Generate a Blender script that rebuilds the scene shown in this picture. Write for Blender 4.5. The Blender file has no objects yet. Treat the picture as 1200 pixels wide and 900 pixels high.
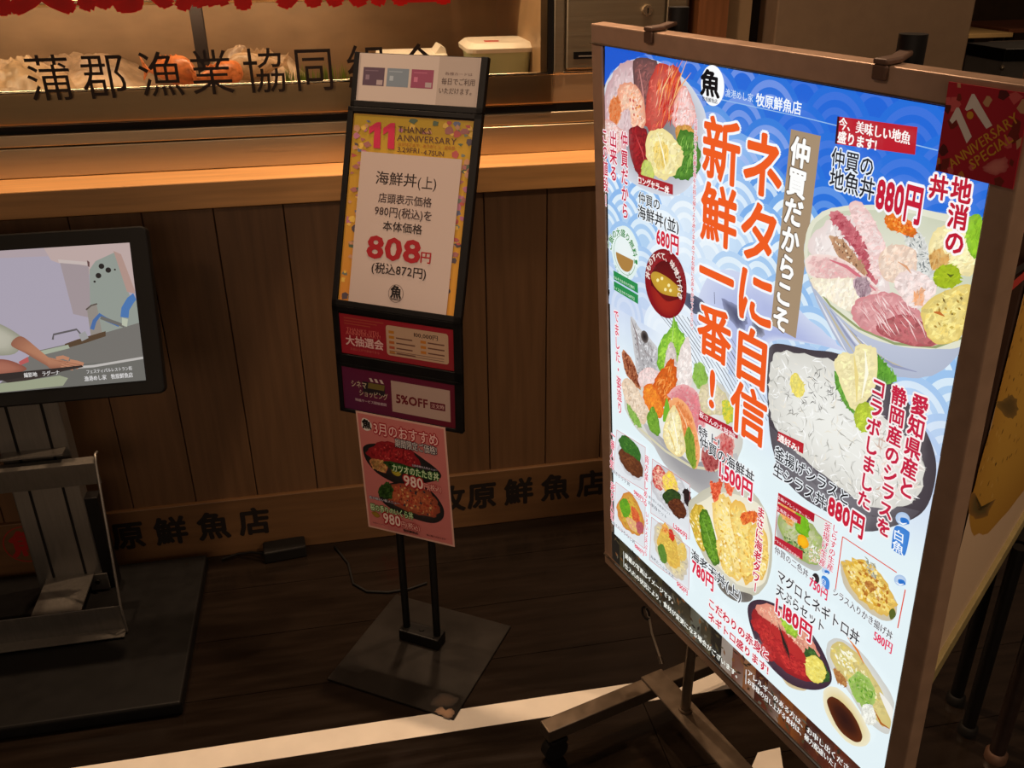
import bpy, bmesh, math, random
from mathutils import Vector, Matrix

# ------------------------------------------------------------------ camera, world, lights
S = bpy.context.scene
COL = S.collection
F_PX, YAW, PITCH, ROLL, CAM_H = 1073.65, 0.184987, 0.456138, -0.010712, 1.5
cy_, sy_, cp_, sp_, cr_, sr_ = math.cos(YAW), math.sin(YAW), math.cos(PITCH), math.sin(PITCH), math.cos(ROLL), math.sin(ROLL)
r0 = Vector((cy_, -sy_, 0)); f0 = Vector((sy_, cy_, 0)); z0 = Vector((0, 0, 1))
FWD = f0*cp_ - z0*sp_; u0 = z0*cp_ + f0*sp_
RIGHT = r0*cr_ + u0*sr_; UP = u0*cr_ - r0*sr_
CAM = Vector((0, 0, CAM_H))
cd = bpy.data.cameras.new('camera'); cam = bpy.data.objects.new('camera', cd); COL.objects.link(cam)
cam.matrix_world = Matrix(((RIGHT.x, UP.x, -FWD.x, 0), (RIGHT.y, UP.y, -FWD.y, 0), (RIGHT.z, UP.z, -FWD.z, CAM_H), (0, 0, 0, 1)))
cd.sensor_width = 36; cd.lens = F_PX*36/1200; cd.clip_start = .02; cd.clip_end = 60
S.camera = cam
S.view_settings.view_transform = 'Standard'; S.view_settings.look = 'None'
S.view_settings.exposure = 0.0; S.view_settings.gamma = 1.0; S.view_settings.use_curve_mapping = False

W = bpy.data.worlds.new('world'); S.world = W; W.use_nodes = True
W.node_tree.nodes['Background'].inputs[0].default_value = (1.0, 0.68, 0.48, 1)
W.node_tree.nodes['Background'].inputs[1].default_value = 0.04

def spot(name, loc, target, energy, col, angle=70, blend=.5, r=.03):
    l = bpy.data.lights.new(name, 'SPOT'); l.energy = energy; l.color = col
    l.spot_size = math.radians(angle); l.spot_blend = blend; l.shadow_soft_size = r
    o = bpy.data.objects.new(name, l); COL.objects.link(o); o.location = loc
    o.rotation_euler = (Vector(target)-Vector(loc)).to_track_quat('-Z', 'Y').to_euler()
    return o
def area(name, loc, target, energy, col, sx, sy):
    l = bpy.data.lights.new(name, 'AREA'); l.energy = energy; l.color = col; l.shape = 'RECTANGLE'; l.size = sx; l.size_y = sy
    o = bpy.data.objects.new(name, l); COL.objects.link(o); o.location = loc
    o.rotation_euler = (Vector(target)-Vector(loc)).to_track_quat('-Z', 'Y').to_euler()
    return o
WARM = (1.0, .68, .42)
# downlights over the counter edge, lamps inside the case, aisle lights, plus unseen lights added as fill
spot('counter_downlight', (.22, 2.20, 2.75), (.22, 2.10, 0), 125, WARM, 84, .6, .03)
spot('counter_downlight', (-.75, 2.20, 2.75), (-.75, 2.10, 0), 75, WARM, 84, .6, .03)
spot('aisle_downlight', (.62, 1.95, 2.75), (.45, 1.3, 0), 70, WARM, 64, .5, .04)
spot('aisle_spotlight', (-1.3, .0, 2.6), (.30, 1.55, 1.32), 74, (1, .72, .52), 46, 1., .15)
spot('aisle_spotlight', (1.75, .35, 2.7), (1.05, 1.2, .75), 100, (1, .74, .50), 60, .8, .08)
area('case_lamp', (-.25, 2.36, 1.62), (-.25, 2.45, 1.2), 7.0, (1, .70, .42), 1.5, .05)
area('shelf_lamp', (-.50, 2.56, 1.366), (-.50, 2.82, 1.15), 2.0, (1, .72, .50), 1.1, .03)
spot('dining_fill', (5.0, 5.5, 2.9), (4.6, 6, 0), 130, WARM, 90, .8, .1)  # unseen lamp added to brighten the far room
area('unseen_front_fill', (-1.2, -3.2, 1.9), (0, 2.1, 1.0), 26, (1, .74, .52), 4.0, 1.6)  # unseen area light added behind the camera for steel reflections and fill

# ------------------------------------------------------------------ survey helpers (rays from the camera station)
def ray(p): return RIGHT*(p[0]-600) - UP*(p[1]-450) + FWD*F_PX
def at_z(p, z=0.): r = ray(p); return CAM + r*((z-CAM_H)/r.z)
def at_y(p, Y): r = ray(p); return CAM + r*(Y/r.y)
def at_plane(p, O, n): r = ray(p); return CAM + r*((O-CAM).dot(n)/r.dot(n))

def lin(c):
    out = []
    for x in c[:3]:
        x = x/255.
        out.append(x/12.92 if x <= .04045 else ((x+.055)/1.055)**2.4)
    return tuple(out)

# ------------------------------------------------------------------ materials
MATS = {}
def mat(name, col, rough=.5, metal=0., spec=.5, emit=None, noise=None, bump=0., coat=0.):
    m = bpy.data.materials.new(name); m.use_nodes = True; nt = m.node_tree; b = nt.nodes['Principled BSDF']
    c = lin(col); b.inputs['Base Color'].default_value = (*c, 1); b.inputs['Roughness'].default_value = rough
    b.inputs['Metallic'].default_value = metal; b.inputs['Specular IOR Level'].default_value = spec
    b.inputs['Coat Weight'].default_value = coat
    if noise:
        sc, amt, stretch = noise
        tc = nt.nodes.new('ShaderNodeTexCoord'); mp = nt.nodes.new('ShaderNodeMapping'); mp.inputs['Scale'].default_value = stretch
        nz = nt.nodes.new('ShaderNodeTexNoise'); nz.inputs['Scale'].default_value = sc; nz.inputs['Detail'].default_value = 6
        cr = nt.nodes.new('ShaderNodeValToRGB')
        cr.color_ramp.elements[0].position = .3; cr.color_ramp.elements[1].position = .7
        cr.color_ramp.elements[0].color = (*[x*(1-amt) for x in c], 1); cr.color_ramp.elements[1].color = (*[min(1, x*(1+amt)) for x in c], 1)
        nt.links.new(tc.outputs['Object'], mp.inputs[0]); nt.links.new(mp.outputs[0], nz.inputs['Vector'])
        nt.links.new(nz.outputs['Fac'], cr.inputs[0]); nt.links.new(cr.outputs[0], b.inputs['Base Color'])
        mr = nt.nodes.new('ShaderNodeMapRange'); mr.inputs['To Min'].default_value = max(.02, rough-.12); mr.inputs['To Max'].default_value = rough+.12
        nt.links.new(nz.outputs['Fac'], mr.inputs['Value']); nt.links.new(mr.outputs[0], b.inputs['Roughness'])
        if bump:
            bp = nt.nodes.new('ShaderNodeBump'); bp.inputs['Strength'].default_value = bump; bp.inputs['Distance'].default_value = .002
            nt.links.new(nz.outputs['Fac'], bp.inputs['Height']); nt.links.new(bp.outputs[0], b.inputs['Normal'])
    if emit: b.inputs['Emission Color'].default_value = (*lin(emit[0]), 1); b.inputs['Emission Strength'].default_value = emit[1]
    MATS[name] = m; return m

M_FLOOR = mat('dark_floor_wood', (27, 20, 15), .16, noise=(9, .3, (.6, 5, 1)), bump=.25)
M_TAPE = mat('white_tape', (235, 225, 212), .6, noise=(14, .06, (1, 1, 1)))
M_PANEL = mat('panel_wood', (108, 76, 48), .5, noise=(7, .16, (9, 9, .5)), bump=.05)
M_GROOVE = mat('groove_dark', (40, 24, 14), .8, noise=(7, .2, (1, 1, 1)))
M_BASEB = mat('baseboard_wood', (112, 78, 46), .5, noise=(7, .16, (.6, 9, 9)), bump=.05)
M_LEDGE = mat('ledge_wood', (205, 150, 92), .45, noise=(8, .14, (.5, 9, 9)))
M_STEEL = mat('brushed_steel', (190, 172, 142), .36, .85, noise=(30, .04, (.15, 1, 12)))
M_STEELB = mat('smooth_steel', (205, 186, 156), .22, .8, noise=(12, .04, (.4, 1, 5)))
M_FARW = mat('far_brown_wall', (96, 74, 54), .8, noise=(8, .2, (1, 1, 1)))
M_LIP = mat('warm_steel_lip', (190, 158, 120), .38, .45, noise=(12, .05, (.4, 1, 5)))
M_POLISH = mat('polished_steel', (235, 222, 200), .16, 1., noise=(10, .03, (.4, 1, 1)))
M_RUBBER = mat('black_rubber', (18, 15, 13), .65, spec=.25, noise=(20, .2, (1, 1, 1)))
M_BLACK = mat('black_frame', (16, 13, 12), .5, spec=.25, noise=(25, .2, (1, 1, 1)))
M_BLACKG = mat('black_gloss_plastic', (15, 13, 12), .5, spec=.25, noise=(25, .2, (1, 1, 1)))
M_PLATE = mat('dark_base_plate', (30, 25, 21), .40, .3, noise=(9, .4, (1, 1, 1)))
M_ALU = mat('brushed_aluminium', (136, 130, 123), .40, .8, noise=(30, .08, (6, 6, .3)))
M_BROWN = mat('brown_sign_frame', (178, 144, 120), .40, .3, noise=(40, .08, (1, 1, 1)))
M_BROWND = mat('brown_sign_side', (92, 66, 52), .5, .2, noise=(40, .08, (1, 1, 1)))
M_BRONZE = mat('bronze_metal', (112, 98, 84), .34, .75, noise=(24, .15, (1, 1, 1)))
M_BEIGE = mat('beige_wall', (188, 156, 122), .8, noise=(30, .05, (1, 1, 1)))
M_BEIGEL = mat('light_beige_wall', (206, 168, 122), .8, noise=(30, .05, (1, 1, 1)))
M_JAMB = mat('red_brown_wood', (150, 95, 55), .5, noise=(8, .2, (9, 9, .6)))
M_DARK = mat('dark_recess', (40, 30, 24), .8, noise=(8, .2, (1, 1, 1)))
M_OLIVE = mat('olive_trim', (150, 132, 88), .5, .1, noise=(30, .1, (1, 1, 1)))
M_REDLEG = mat('dark_red_brown_paint', (44, 31, 26), .4, noise=(30, .2, (1, 1, 1)))
M_ICE = mat('crushed_ice', (168, 142, 112), .35, noise=(60, .2, (1, 1, 1)), bump=.8)
M_FISH = mat('fish_skin', (206, 120, 70), .3, noise=(20, .4, (1, 4, 4)))
M_FISHP = mat('pale_fish_skin', (176, 146, 116), .3, noise=(20, .3, (1, 4, 4)))
M_GREEN = mat('green_grass_divider', (120, 150, 40), .5, noise=(30, .4, (6, 1, 1)))
M_TUB = mat('frosted_plastic', (196, 205, 165), .35, noise=(20, .06, (1, 1, 1)))
M_LID = mat('white_lid', (235, 226, 212), .4, noise=(20, .06, (1, 1, 1)))
M_REDP = mat('red_print', (190, 60, 45), .5, noise=(20, .1, (1, 1, 1)))
M_CASE = mat('case_lining', (170, 140, 105), .45, .3, noise=(8, .15, (1, 1, 2)))
M_GREY = mat('grey_paint', (150, 140, 128), .6, noise=(20, .06, (1, 1, 1)))
M_TABLE = mat('far_table_wood', (170, 105, 70), .35, noise=(8, .2, (1, 8, 1)))
M_TABLEP = mat('pale_table_wood', (215, 180, 120), .4, noise=(8, .1, (1, 8, 1)))
M_STANDB = mat('matt_black_plate', (12, 10, 9), .55, spec=.2, noise=(25, .2, (1, 1, 1)))
M_GREYCAB = mat('cable_grey', (150, 135, 118), .5, noise=(20, .1, (1, 1, 1)))

def print_mat(name, rough=.45, emit=0., spec=.4):
    m = bpy.data.materials.new(name); m.use_nodes = True; nt = m.node_tree; b = nt.nodes['Principled BSDF']
    a = nt.nodes.new('ShaderNodeAttribute'); a.attribute_name = 'Col'
    if emit:
        b.inputs['Base Color'].default_value = (.02, .02, .02, 1)
        nt.links.new(a.outputs['Color'], b.inputs['Emission Color']); b.inputs['Emission Strength'].default_value = emit
    else: nt.links.new(a.outputs['Color'], b.inputs['Base Color'])
    b.inputs['Roughness'].default_value = rough; b.inputs['Specular IOR Level'].default_value = spec
    return m
M_PRINT = print_mat('printed_paper')
M_INK = print_mat('painted_lettering', .6)
M_LIT = print_mat('backlit_print', .35, 1.0, .15)
M_SCREEN = print_mat('screen_picture', .3, .85, .2)
def glass_mat():
    m = bpy.data.materials.new('case_glass'); m.use_nodes = True; nt = m.node_tree
    for n_ in list(nt.nodes): nt.nodes.remove(n_)
    o = nt.nodes.new('ShaderNodeOutputMaterial'); mx = nt.nodes.new('ShaderNodeMixShader')
    t = nt.nodes.new('ShaderNodeBsdfTransparent'); t.inputs[0].default_value = (.95, .94, .90, 1)
    g = nt.nodes.new('ShaderNodeBsdfGlossy'); g.inputs['Roughness'].default_value = .04
    fr = nt.nodes.new('ShaderNodeFresnel'); fr.inputs[0].default_value = 1.45
    nt.links.new(fr.outputs[0], mx.inputs[0]); nt.links.new(t.outputs[0], mx.inputs[1]); nt.links.new(g.outputs[0], mx.inputs[2]); nt.links.new(mx.outputs[0], o.inputs[0])
    return m
M_GLASS = glass_mat()
def vinyl(col):                   # thin translucent coloured film on the glass
    m = bpy.data.materials.new('translucent_red_film'); m.use_nodes = True; nt = m.node_tree; b = nt.nodes['Principled BSDF']; o = nt.nodes['Material Output']
    a = nt.nodes.new('ShaderNodeAttribute'); a.attribute_name = 'Col'; t = nt.nodes.new('ShaderNodeBsdfTranslucent'); mx = nt.nodes.new('ShaderNodeMixShader'); mx.inputs[0].default_value = .6
    nt.links.new(a.outputs['Color'], b.inputs['Base Color']); nt.links.new(a.outputs['Color'], t.inputs[0]); b.inputs['Roughness'].default_value = .4
    nt.links.new(b.outputs[0], mx.inputs[1]); nt.links.new(t.outputs[0], mx.inputs[2]); nt.links.new(mx.outputs[0], o.inputs[0]); return m
M_FILM = vinyl(0)

# ------------------------------------------------------------------ object helpers
ORG = {}
def thing(name, label, cat, loc, group=None):
    o = bpy.data.objects.new(name, None); COL.objects.link(o); o.location = loc; o.empty_display_size = .05
    o['label'] = label; o['category'] = cat
    if group: o['group'] = group
    ORG[o] = Vector(loc); return o
def tag(o, label, cat, group=None):
    o['label'] = label; o['category'] = cat
    if group: o['group'] = group
    return o
class MB:
    def __init__(s): s.v = []; s.f = []; s.sm = []
    def add(s, vs, fs, smooth=False):
        k = len(s.v); s.v += [Vector(v) for v in vs]; s.f += [tuple(i+k for i in f) for f in fs]; s.sm += [smooth]*len(fs); return s
    def obox(s, O, a, b, c):      # corner + three edge vectors
        O, a, b, c = map(Vector, (O, a, b, c))
        vs = [O, O+a, O+a+b, O+b, O+c, O+a+c, O+a+b+c, O+b+c]
        fs = [(0, 3, 2, 1), (4, 5, 6, 7), (0, 1, 5, 4), (1, 2, 6, 5), (2, 3, 7, 6), (3, 0, 4, 7)]
        if a.cross(b).dot(c) < 0: fs = [tuple(reversed(f)) for f in fs]
        return s.add(vs, fs)
    def box(s, x0, x1, y0, y1, z0_, z1): return s.obox((x0, y0, z0_), (x1-x0, 0, 0), (0, y1-y0, 0), (0, 0, z1-z0_))
    def tube(s, pts, r, n=14, cap=True):
        pts = [Vector(p) for p in pts]; rs = r if isinstance(r, (list, tuple)) else [r]*len(pts)
        vs = []; fs = []; prev = None
        for i, p in enumerate(pts):
            d = ((pts[min(i+1, len(pts)-1)]-pts[max(i-1, 0)])).normalized()
            if prev is None: a = d.orthogonal().normalized()
            else: a = (prev - d*prev.dot(d)).normalized()
            prev = a; b = d.cross(a)
            for k in range(n):
                t = 2*math.pi*k/n; vs.append(p + (a*math.cos(t)+b*math.sin(t))*rs[i])
        for i in range(len(pts)-1):
            for k in range(n):
                fs.append((i*n+k, i*n+(k+1) % n, (i+1)*n+(k+1) % n, (i+1)*n+k))
        s.add(vs, fs, True)
        if cap:
            s.add(vs[:n], [tuple(reversed(range(n)))]); s.add(vs[-n:], [tuple(range(n))])
        return s
    def prism(s, poly, ext):       # planar polygon (3D points, CCW seen along -ext) extruded
        n = len(poly); e = Vector(ext); p = [Vector(q) for q in poly]
        vs = p + [q+e for q in p]
        nrm = Vector((0, 0, 0))
        for i in range(n): nrm += (p[i]-p[0]).cross(p[(i+1) % n]-p[0])
        fl = nrm.dot(e) > 0
        fs = [tuple(reversed(range(n))) if fl else tuple(range(n)), tuple(range(n, 2*n)) if fl else tuple(reversed(range(n, 2*n)))]
        for i in range(n):
            j = (i+1) % n
            fs.append((i, j, n+j, n+i) if fl else (j, i, n+i, n+j))
        return s.add(vs, fs)
    def blob(s, c, rx, ry, rz, seed=0, amp=.15, nu=16, nv=10, half=False):
        rnd = random.Random(seed); ph = [(rnd.uniform(1, 4), rnd.uniform(1, 4), rnd.uniform(0, 6), rnd.uniform(0, 6)) for _ in range(4)]
        vs = []; fs = []
        for j in range(nv+1):
            th = math.pi*j/nv
            for i in range(nu):
                a = 2*math.pi*i/nu
                d = 1 + amp*sum(math.sin(round(p[0])*a+p[2])*math.sin(p[1]*th+p[3]) for p in ph)/2
                zc = math.cos(th)
                if half and zc < 0: zc *= .15
                vs.append((c[0]+rx*d*math.sin(th)*math.cos(a), c[1]+ry*d*math.sin(th)*math.sin(a), c[2]+rz*d*zc))
        for j in range(nv):
            for i in range(nu):
                fs.append((j*nu+i, (j+1)*nu+i, (j+1)*nu+(i+1) % nu, j*nu+(i+1) % nu))
        return s.add(vs, fs, True)
    def build(s, name, m, parent=None, bevel=0., seg=2, label=None):
        me = bpy.data.meshes.new(name)
        org = ORG[parent] if parent is not None else sum(s.v, Vector((0, 0, 0)))/len(s.v)
        me.from_pydata([v-org for v in s.v], [], s.f); me.materials.append(m)
        me.polygons.foreach_set('use_smooth', s.sm); me.update()
        o = bpy.data.objects.new(name, me); COL.objects.link(o)
        if parent is not None: o.parent = parent
        else: o.location = org
        ORG[o] = org
        if bevel:
            b = o.modifiers.new('bevel', 'BEVEL'); b.width = bevel; b.segments = seg; b.limit_method = 'ANGLE'; b.angle_limit = math.radians(40)
        if label: o['label'] = label
        return o
def struct(name, mb, m, bevel=0.):
    o = mb.build(name, m, None, bevel); o['kind'] = 'structure'; return o

# ------------------------------------------------------------------ flat print: layered coloured polygons on a plane
_gl = {}
_tc = bpy.data.curves.new('lettering_source', 'FONT'); _tc.size = 1; _tc.resolution_u = 2; _tc.fill_mode = 'FRONT'
_to = bpy.data.objects.new('lettering_source', _tc); COL.objects.link(_to)
def glyph(ch, off):
    k = (ch, round(off, 4))
    if k in _gl: return _gl[k]
    _tc.body = ch; _tc.offset = off; _to.data = _tc
    bpy.context.view_layer.update()
    e = _to.evaluated_get(bpy.context.evaluated_depsgraph_get()); me = e.to_mesh()
    V = [(v.co.x, v.co.y) for v in me.vertices]; Fc = [tuple(p.vertices) for p in me.polygons]
    e.to_mesh_clear(); _gl[k] = (V, Fc); return _gl[k]
def advance(ch):
    if ch == ' ': return .32
    if ch == '　': return 1.
    if ord(ch) > 0x2e80: return 1.
    V, _ = glyph(ch, 0.)
    return (max(v[0] for v in V)+.055) if V else .3

class Art:
    """flat printed picture on the plane O + u*a + v*b (n towards the viewer)"""
    def __init__(s, O, u, v, n, step=.8e-5, base=.0004, off=0., bend=None):
        s.O, s.u, s.v, s.n = Vector(O), Vector(u), Vector(v), Vector(n); s.step = step; s.k = 0; s.base = base; s.off = off; s.bend = bend
        s.V = []; s.F = []; s.C = []; s.clip = None; s.tex = False; s.flat = True; s.defer = False; s.q = []
    def uv(s, p):
        d = at_plane(p, s.O+s.n*s.off, s.n) - s.O
        return (d.dot(s.u), d.dot(s.v))
    def w(s, a, lvl=None):
        h = s.base + s.step*(s.k if lvl is None else lvl)
        p = s.O + s.u*a[0] + s.v*a[1] + s.n*h
        if s.bend: p = p + s.n*s.bend(a)
        return p
    def raw(s, uvs, faces, cols, up=True):
        if up: s.k += 1
        if s.clip: uvs = [(max(s.clip[0], min(s.clip[1], a[0])), max(s.clip[2], min(s.clip[3], a[1]))) for a in uvs]
        k = len(s.V); s.V += [s.w(a) for a in uvs]; s.F += [tuple(i+k for i in f) for f in faces]
        s.C += cols if isinstance(cols, list) else [cols]*len(uvs)
    def poly(s, pts, col, px=True):
        q = [s.uv(p) for p in pts] if px else list(pts)
        s.raw(q, [tuple(range(len(q)))], lin(col))
    def grad(s, pts, cols, px=True):       # quad with a colour at each corner, printed gradient
        q = [s.uv(p) for p in pts] if px else list(pts); N = 8; vs = []; cs = []; fs = []
        cl = [lin(c) for c in cols]
        for j in range(N+1):
            for i in range(N+1):
                a, b = i/N, j/N; wts = ((1-a)*(1-b), a*(1-b), a*b, (1-a)*b)
                vs.append((sum(w_*q[k][0] for k, w_ in enumerate(wts)), sum(w_*q[k][1] for k, w_ in enumerate(wts))))
                cs.append(tuple(sum(w_*cl[k][c] for k, w_ in enumerate(wts)) for c in range(3)))
        for j in range(N):
            for i in range(N): fs.append((j*(N+1)+i, j*(N+1)+i+1, (j+1)*(N+1)+i+1, (j+1)*(N+1)+i))
        s.raw(vs, fs, cs)
    def blob(s, pts, c0, c1=None, jit=0., seed=1, sub=5, px=True):   # smooth closed outline, centre colour c0, rim colour c1
        q = [Vector(s.uv(p)) for p in pts] if px else [Vector(p) for p in pts]
        n = len(q); out = []; rnd = random.Random(seed)
        ctr = sum(q, Vector((0, 0)))/n
        for i in range(n):
            p0, p1, p2, p3 = q[i-1], q[i], q[(i+1) % n], q[(i+2) % n]
            for t in range(sub):
                t = t/sub
                x = .5*((2*p1)+(p2-p0)*t+(2*p0-5*p1+4*p2-p3)*t*t+(3*p1-p0-3*p2+p3)*t**3)
                if jit: x = ctr+(x-ctr)*(1+rnd.uniform(-jit, jit))
                out.append(x)
        m = len(out); a, b = lin(c0), lin(c1 or c0)
        mid = [ctr+(x-ctr)*.55 for x in out]
        mc = tuple((a[k]*.75+b[k]*.25) for k in range(3))
        vs = [ctr]+mid+out; cs = [a]+[mc]*m+[b]*m; fs = []
        for i in range(m):
            j = (i+1) % m; fs.append((0, 1+i, 1+j)); fs.append((1+i, 1+m+i, 1+m+j, 1+j))
        s.raw([tuple(v) for v in vs], fs, cs)
        if s.tex and jit >= .03:
            ar = abs(sum(out[i].cross(out[(i+1) % m]) if False else out[i].x*out[(i+1) % m].y-out[i].y*out[(i+1) % m].x for i in range(m)))/2
            nn = int(min(160, ar*1.1e5))
            if nn > 5:
                ins = [tuple(ctr+(x-ctr)*.87) for x in out]; c0s, c1s = c0, c1 or c0; pal = []
                for i in range(7):
                    t = rnd.random(); f = rnd.choice((.90, .94, .97, 1.03, 1.06, 1.10)); pal.append(tuple(max(0, min(255, (c0s[k]*t+c1s[k]*(1-t))*f)) for k in range(3)))
                s.scatter(ins, nn, .012, .0042, pal, ang=rnd.uniform(20, 80), spread=45, seed=seed+nn, px=False, curve=.5)
    def ell(s, c, rx, ry, rot, c0, c1=None, n=20, jit=0., seed=1):
        a = math.radians(rot); pts = []
        for k in range(n):
            t = 2*math.pi*k/n; x, y = rx*math.cos(t), ry*math.sin(t)
            pts.append((c[0]+x*math.cos(a)-y*math.sin(a), c[1]+x*math.sin(a)+y*math.cos(a)))
        s.blob(pts, c0, c1, jit, seed, 2)
    def line(s, pts, wid, col, px=True, taper=False):     # wid in metres
        q = [Vector(s.uv(p)) for p in pts] if px else [Vector(p) for p in pts]
        vs = []; fs = []
        for i, p in enumerate(q):
            d = (q[min(i+1, len(q)-1)]-q[max(i-1, 0)]).normalized(); nn = Vector((-d.y, d.x))
            ww = wid/2*((1-abs(2*i/(len(q)-1)-1)*.8) if taper else 1)
            vs += [tuple(p+nn*ww), tuple(p-nn*ww)]
        for i in range(len(q)-1): fs.append((2*i, 2*i+1, 2*i+3, 2*i+2))
        s.raw(vs, fs, lin(col))
    def scatter(s, pts, n, ln, wd, cols, ang=None, spread=180, seed=3, px=True, curve=0.):
        q = [s.uv(p) for p in pts] if px else list(pts); rnd = random.Random(seed)
        xs = [a[0] for a in q]; ys = [a[1] for a in q]
        def inside(x, y):
            c = False; j = len(q)-1
            for i in range(len(q)):
                if (q[i][1] > y) != (q[j][1] > y) and x < (q[j][0]-q[i][0])*(y-q[i][1])/(q[j][1]-q[i][1])+q[i][0]: c = not c
                j = i
            return c
        cl = [lin(c) for c in cols]; done = 0; tries = 0
        while done < n and tries < n*20:
            tries += 1; x = rnd.uniform(min(xs), max(xs)); y = rnd.uniform(min(ys), max(ys))
            if not inside(x, y): continue
            a = math.radians((ang if ang is not None else 0)+rnd.uniform(-spread, spread))
            L = ln*rnd.uniform(.5, 1.2)/2; w_ = wd*rnd.uniform(.6, 1.3)/2
            dx, dy = math.cos(a), math.sin(a); nx, ny = -dy, dx; c = rnd.choice(cl); k = rnd.uniform(-curve, curve)
            vs = [(x-dx*L, y-dy*L), (x-nx*w_+nx*k*L, y-ny*w_+ny*k*L), (x+dx*L, y+dy*L), (x+nx*w_+nx*k*L, y+ny*w_+ny*k*L)]
            s.raw(vs, [(0, 1, 2, 3)], c, up=(done == 0)); done += 1
        s.k += 1
    def text(s, t, p0, p1, col, halo=None, hw=.075, bold=.02, vert=False, ws=None, px=True, snap=True, sy=None):
        if s.defer: s.q.append((t, p0, p1, col, halo, hw, bold, vert, ws, px, snap, sy)); return
        a = Vector(s.uv(p0)) if px else Vector(p0); b = Vector(s.uv(p1)) if px else Vector(p1)
        if not vert and snap:
            m = (a.y+b.y)/2; a.y = b.y = m
        d = b-a; L = d.length; d = d/L; n = len(t)
        adv = [advance(c) for c in t]
        if vert: sh = L/n; sx = sh*(ws or 1.); e = Vector((-d.y, d.x)); e = -e if e.x < 0 else e
        else: sx = L/sum(adv); sh = sy or sx*(ws or 1.); e = Vector((-d.y, d.x))
        size = min(sx, sh)
        def dirs(r, k, r0=.3): return [(r*math.cos(r0+6.2832*i/k), r*math.sin(r0+6.2832*i/k)) for i in range(k)]
        lay = []
        if halo: lay.append((dirs(hw+bold*.6, 12 if size > .02 else 8 if size > .011 else 5), halo))
        core = [(0, 0)]
        if bold >= .01: core += dirs(bold*.8, 8, 0) if (size > .03 and bold > .03) else dirs(bold*.8, 4, .78) if size > .012 else dirs(bold*.8, 2, 0)
        lay.append((core, col))
        for sh_s, cc in lay:
            s.k += 1; cl = lin(cc); x = 0
            for i, (ch, ad) in enumerate(zip(t, adv)):
                V, Fc = glyph(ch, 0.)
                if V:
                    for ox, oy in sh_s:
                        out = []
                        for g in V:
                            if vert:
                                gx, gy = g[0]-ad/2, g[1]-.38
                                if ch in 'ー〜': gx, gy = gy, -gx
                                if ch in '、。': gx += .55; gy += .55
                                out.append(tuple(a+d*((i+.5)*sh)-d*((gy+oy)*sh)+e*((gx+ox)*sx)))
                            else: out.append(tuple(a+d*((x+g[0]+ox)*sx)+e*((g[1]+oy-(.38 if ord(ch) > 0x2e80 else .35))*sh)))
                        if s.flat: s.k += .3
                        s.raw(out, Fc, cl, up=False)
                x += ad
        s.k += 1
    def flush(s):
        s.defer = False
        for a in s.q: s.text(*a)
        s.q = []
    def build(s, name, m, parent=None, backing=None, thick=.0006, label=None):
        V = list(s.V); Fc = list(s.F); C = list(s.C)
        if backing:                      # (u0,u1,v0,v1,colour): the sheet itself
            u0_, u1_, v0_, v1_, bc = backing; NU = 1; NV = 14 if s.bend else 1
            k = len(V); h0 = s.base-.0001
            for j in range(NV+1):
                vv = v0_+(v1_-v0_)*j/NV
                for uu in (u0_, u1_):
                    for h in (h0, h0-thick):
                        p = s.O+s.u*uu+s.v*vv+s.n*h
                        if s.bend: p = p+s.n*s.bend((uu, vv))
                        V.append(p); C.append(lin(bc))
            for j in range(NV):
                q = k+4*j; r = q+4
                Fc += [(q, q+2, r+2, r), (q+1, r+1, r+3, q+3), (q, r, r+1, q+1), (q+2, q+3, r+3, r+2)]
            Fc += [(k, k+1, k+3, k+2), (k+4*NV, k+4*NV+2, k+4*NV+3, k+4*NV+1)]
        me = bpy.data.meshes.new(name); org = ORG[parent] if parent is not None else sum(V, Vector((0, 0, 0)))/len(V)
        me.from_pydata([v-org for v in V], [], Fc)
        at = me.attributes.new('Col', 'FLOAT_COLOR', 'POINT')
        at.data.foreach_set('color', [x for c in C for x in (*c, 1.)])
        me.materials.append(m); me.update()
        o = bpy.data.objects.new(name, me); COL.objects.link(o)
        if parent is not None: o.parent = parent
        else: o.location = org
        ORG[o] = org
        if label: o['label'] = label
        return o

# ================================================================== THE PLACE
random.seed(5)
CY = 2.144                                    # panelled front of the counter
# ---- floor
fm = MB(); rnd = random.Random(4)
y = 1.60-.19*25
while y < 11:
    if -.6 < y < 2.3:
        js = [-4] + sorted({1.60: [-2.1, 1.35], 1.22: [.5445]}.get(round(y, 2), [rnd.uniform(-3, -1.5), rnd.uniform(1.6, 3)])) + [9]
    else: js = [-4, 9]
    for xa_, xb_ in zip(js, js[1:]): fm.box(xa_+.0008, xb_-.0008, y+.0008, y+.19-.0008, -.05, 0)
    y += .19
struct('floor', fm, M_FLOOR)
t_ = MB(); a0, a1 = at_z((80, 900)).y, at_z((835, 786)).y
t_.box(-1.3, .99, 1.405, 1.463, 0, .0006)
tag(t_.build('floor_tape', M_TAPE), 'long white tape line stuck along the dark wooden floor', 'tape')
q_ = [at_z(p, 0) for p in ((880, 901), (888, 882), (914, 876), (918, 902))]
tag(MB().prism([tuple(p) for p in q_], (0, 0, .0006)).build('floor_tape', M_TAPE), 'short pale tape scrap on the floor under the lit board, right of the cross beam', 'tape')

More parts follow.
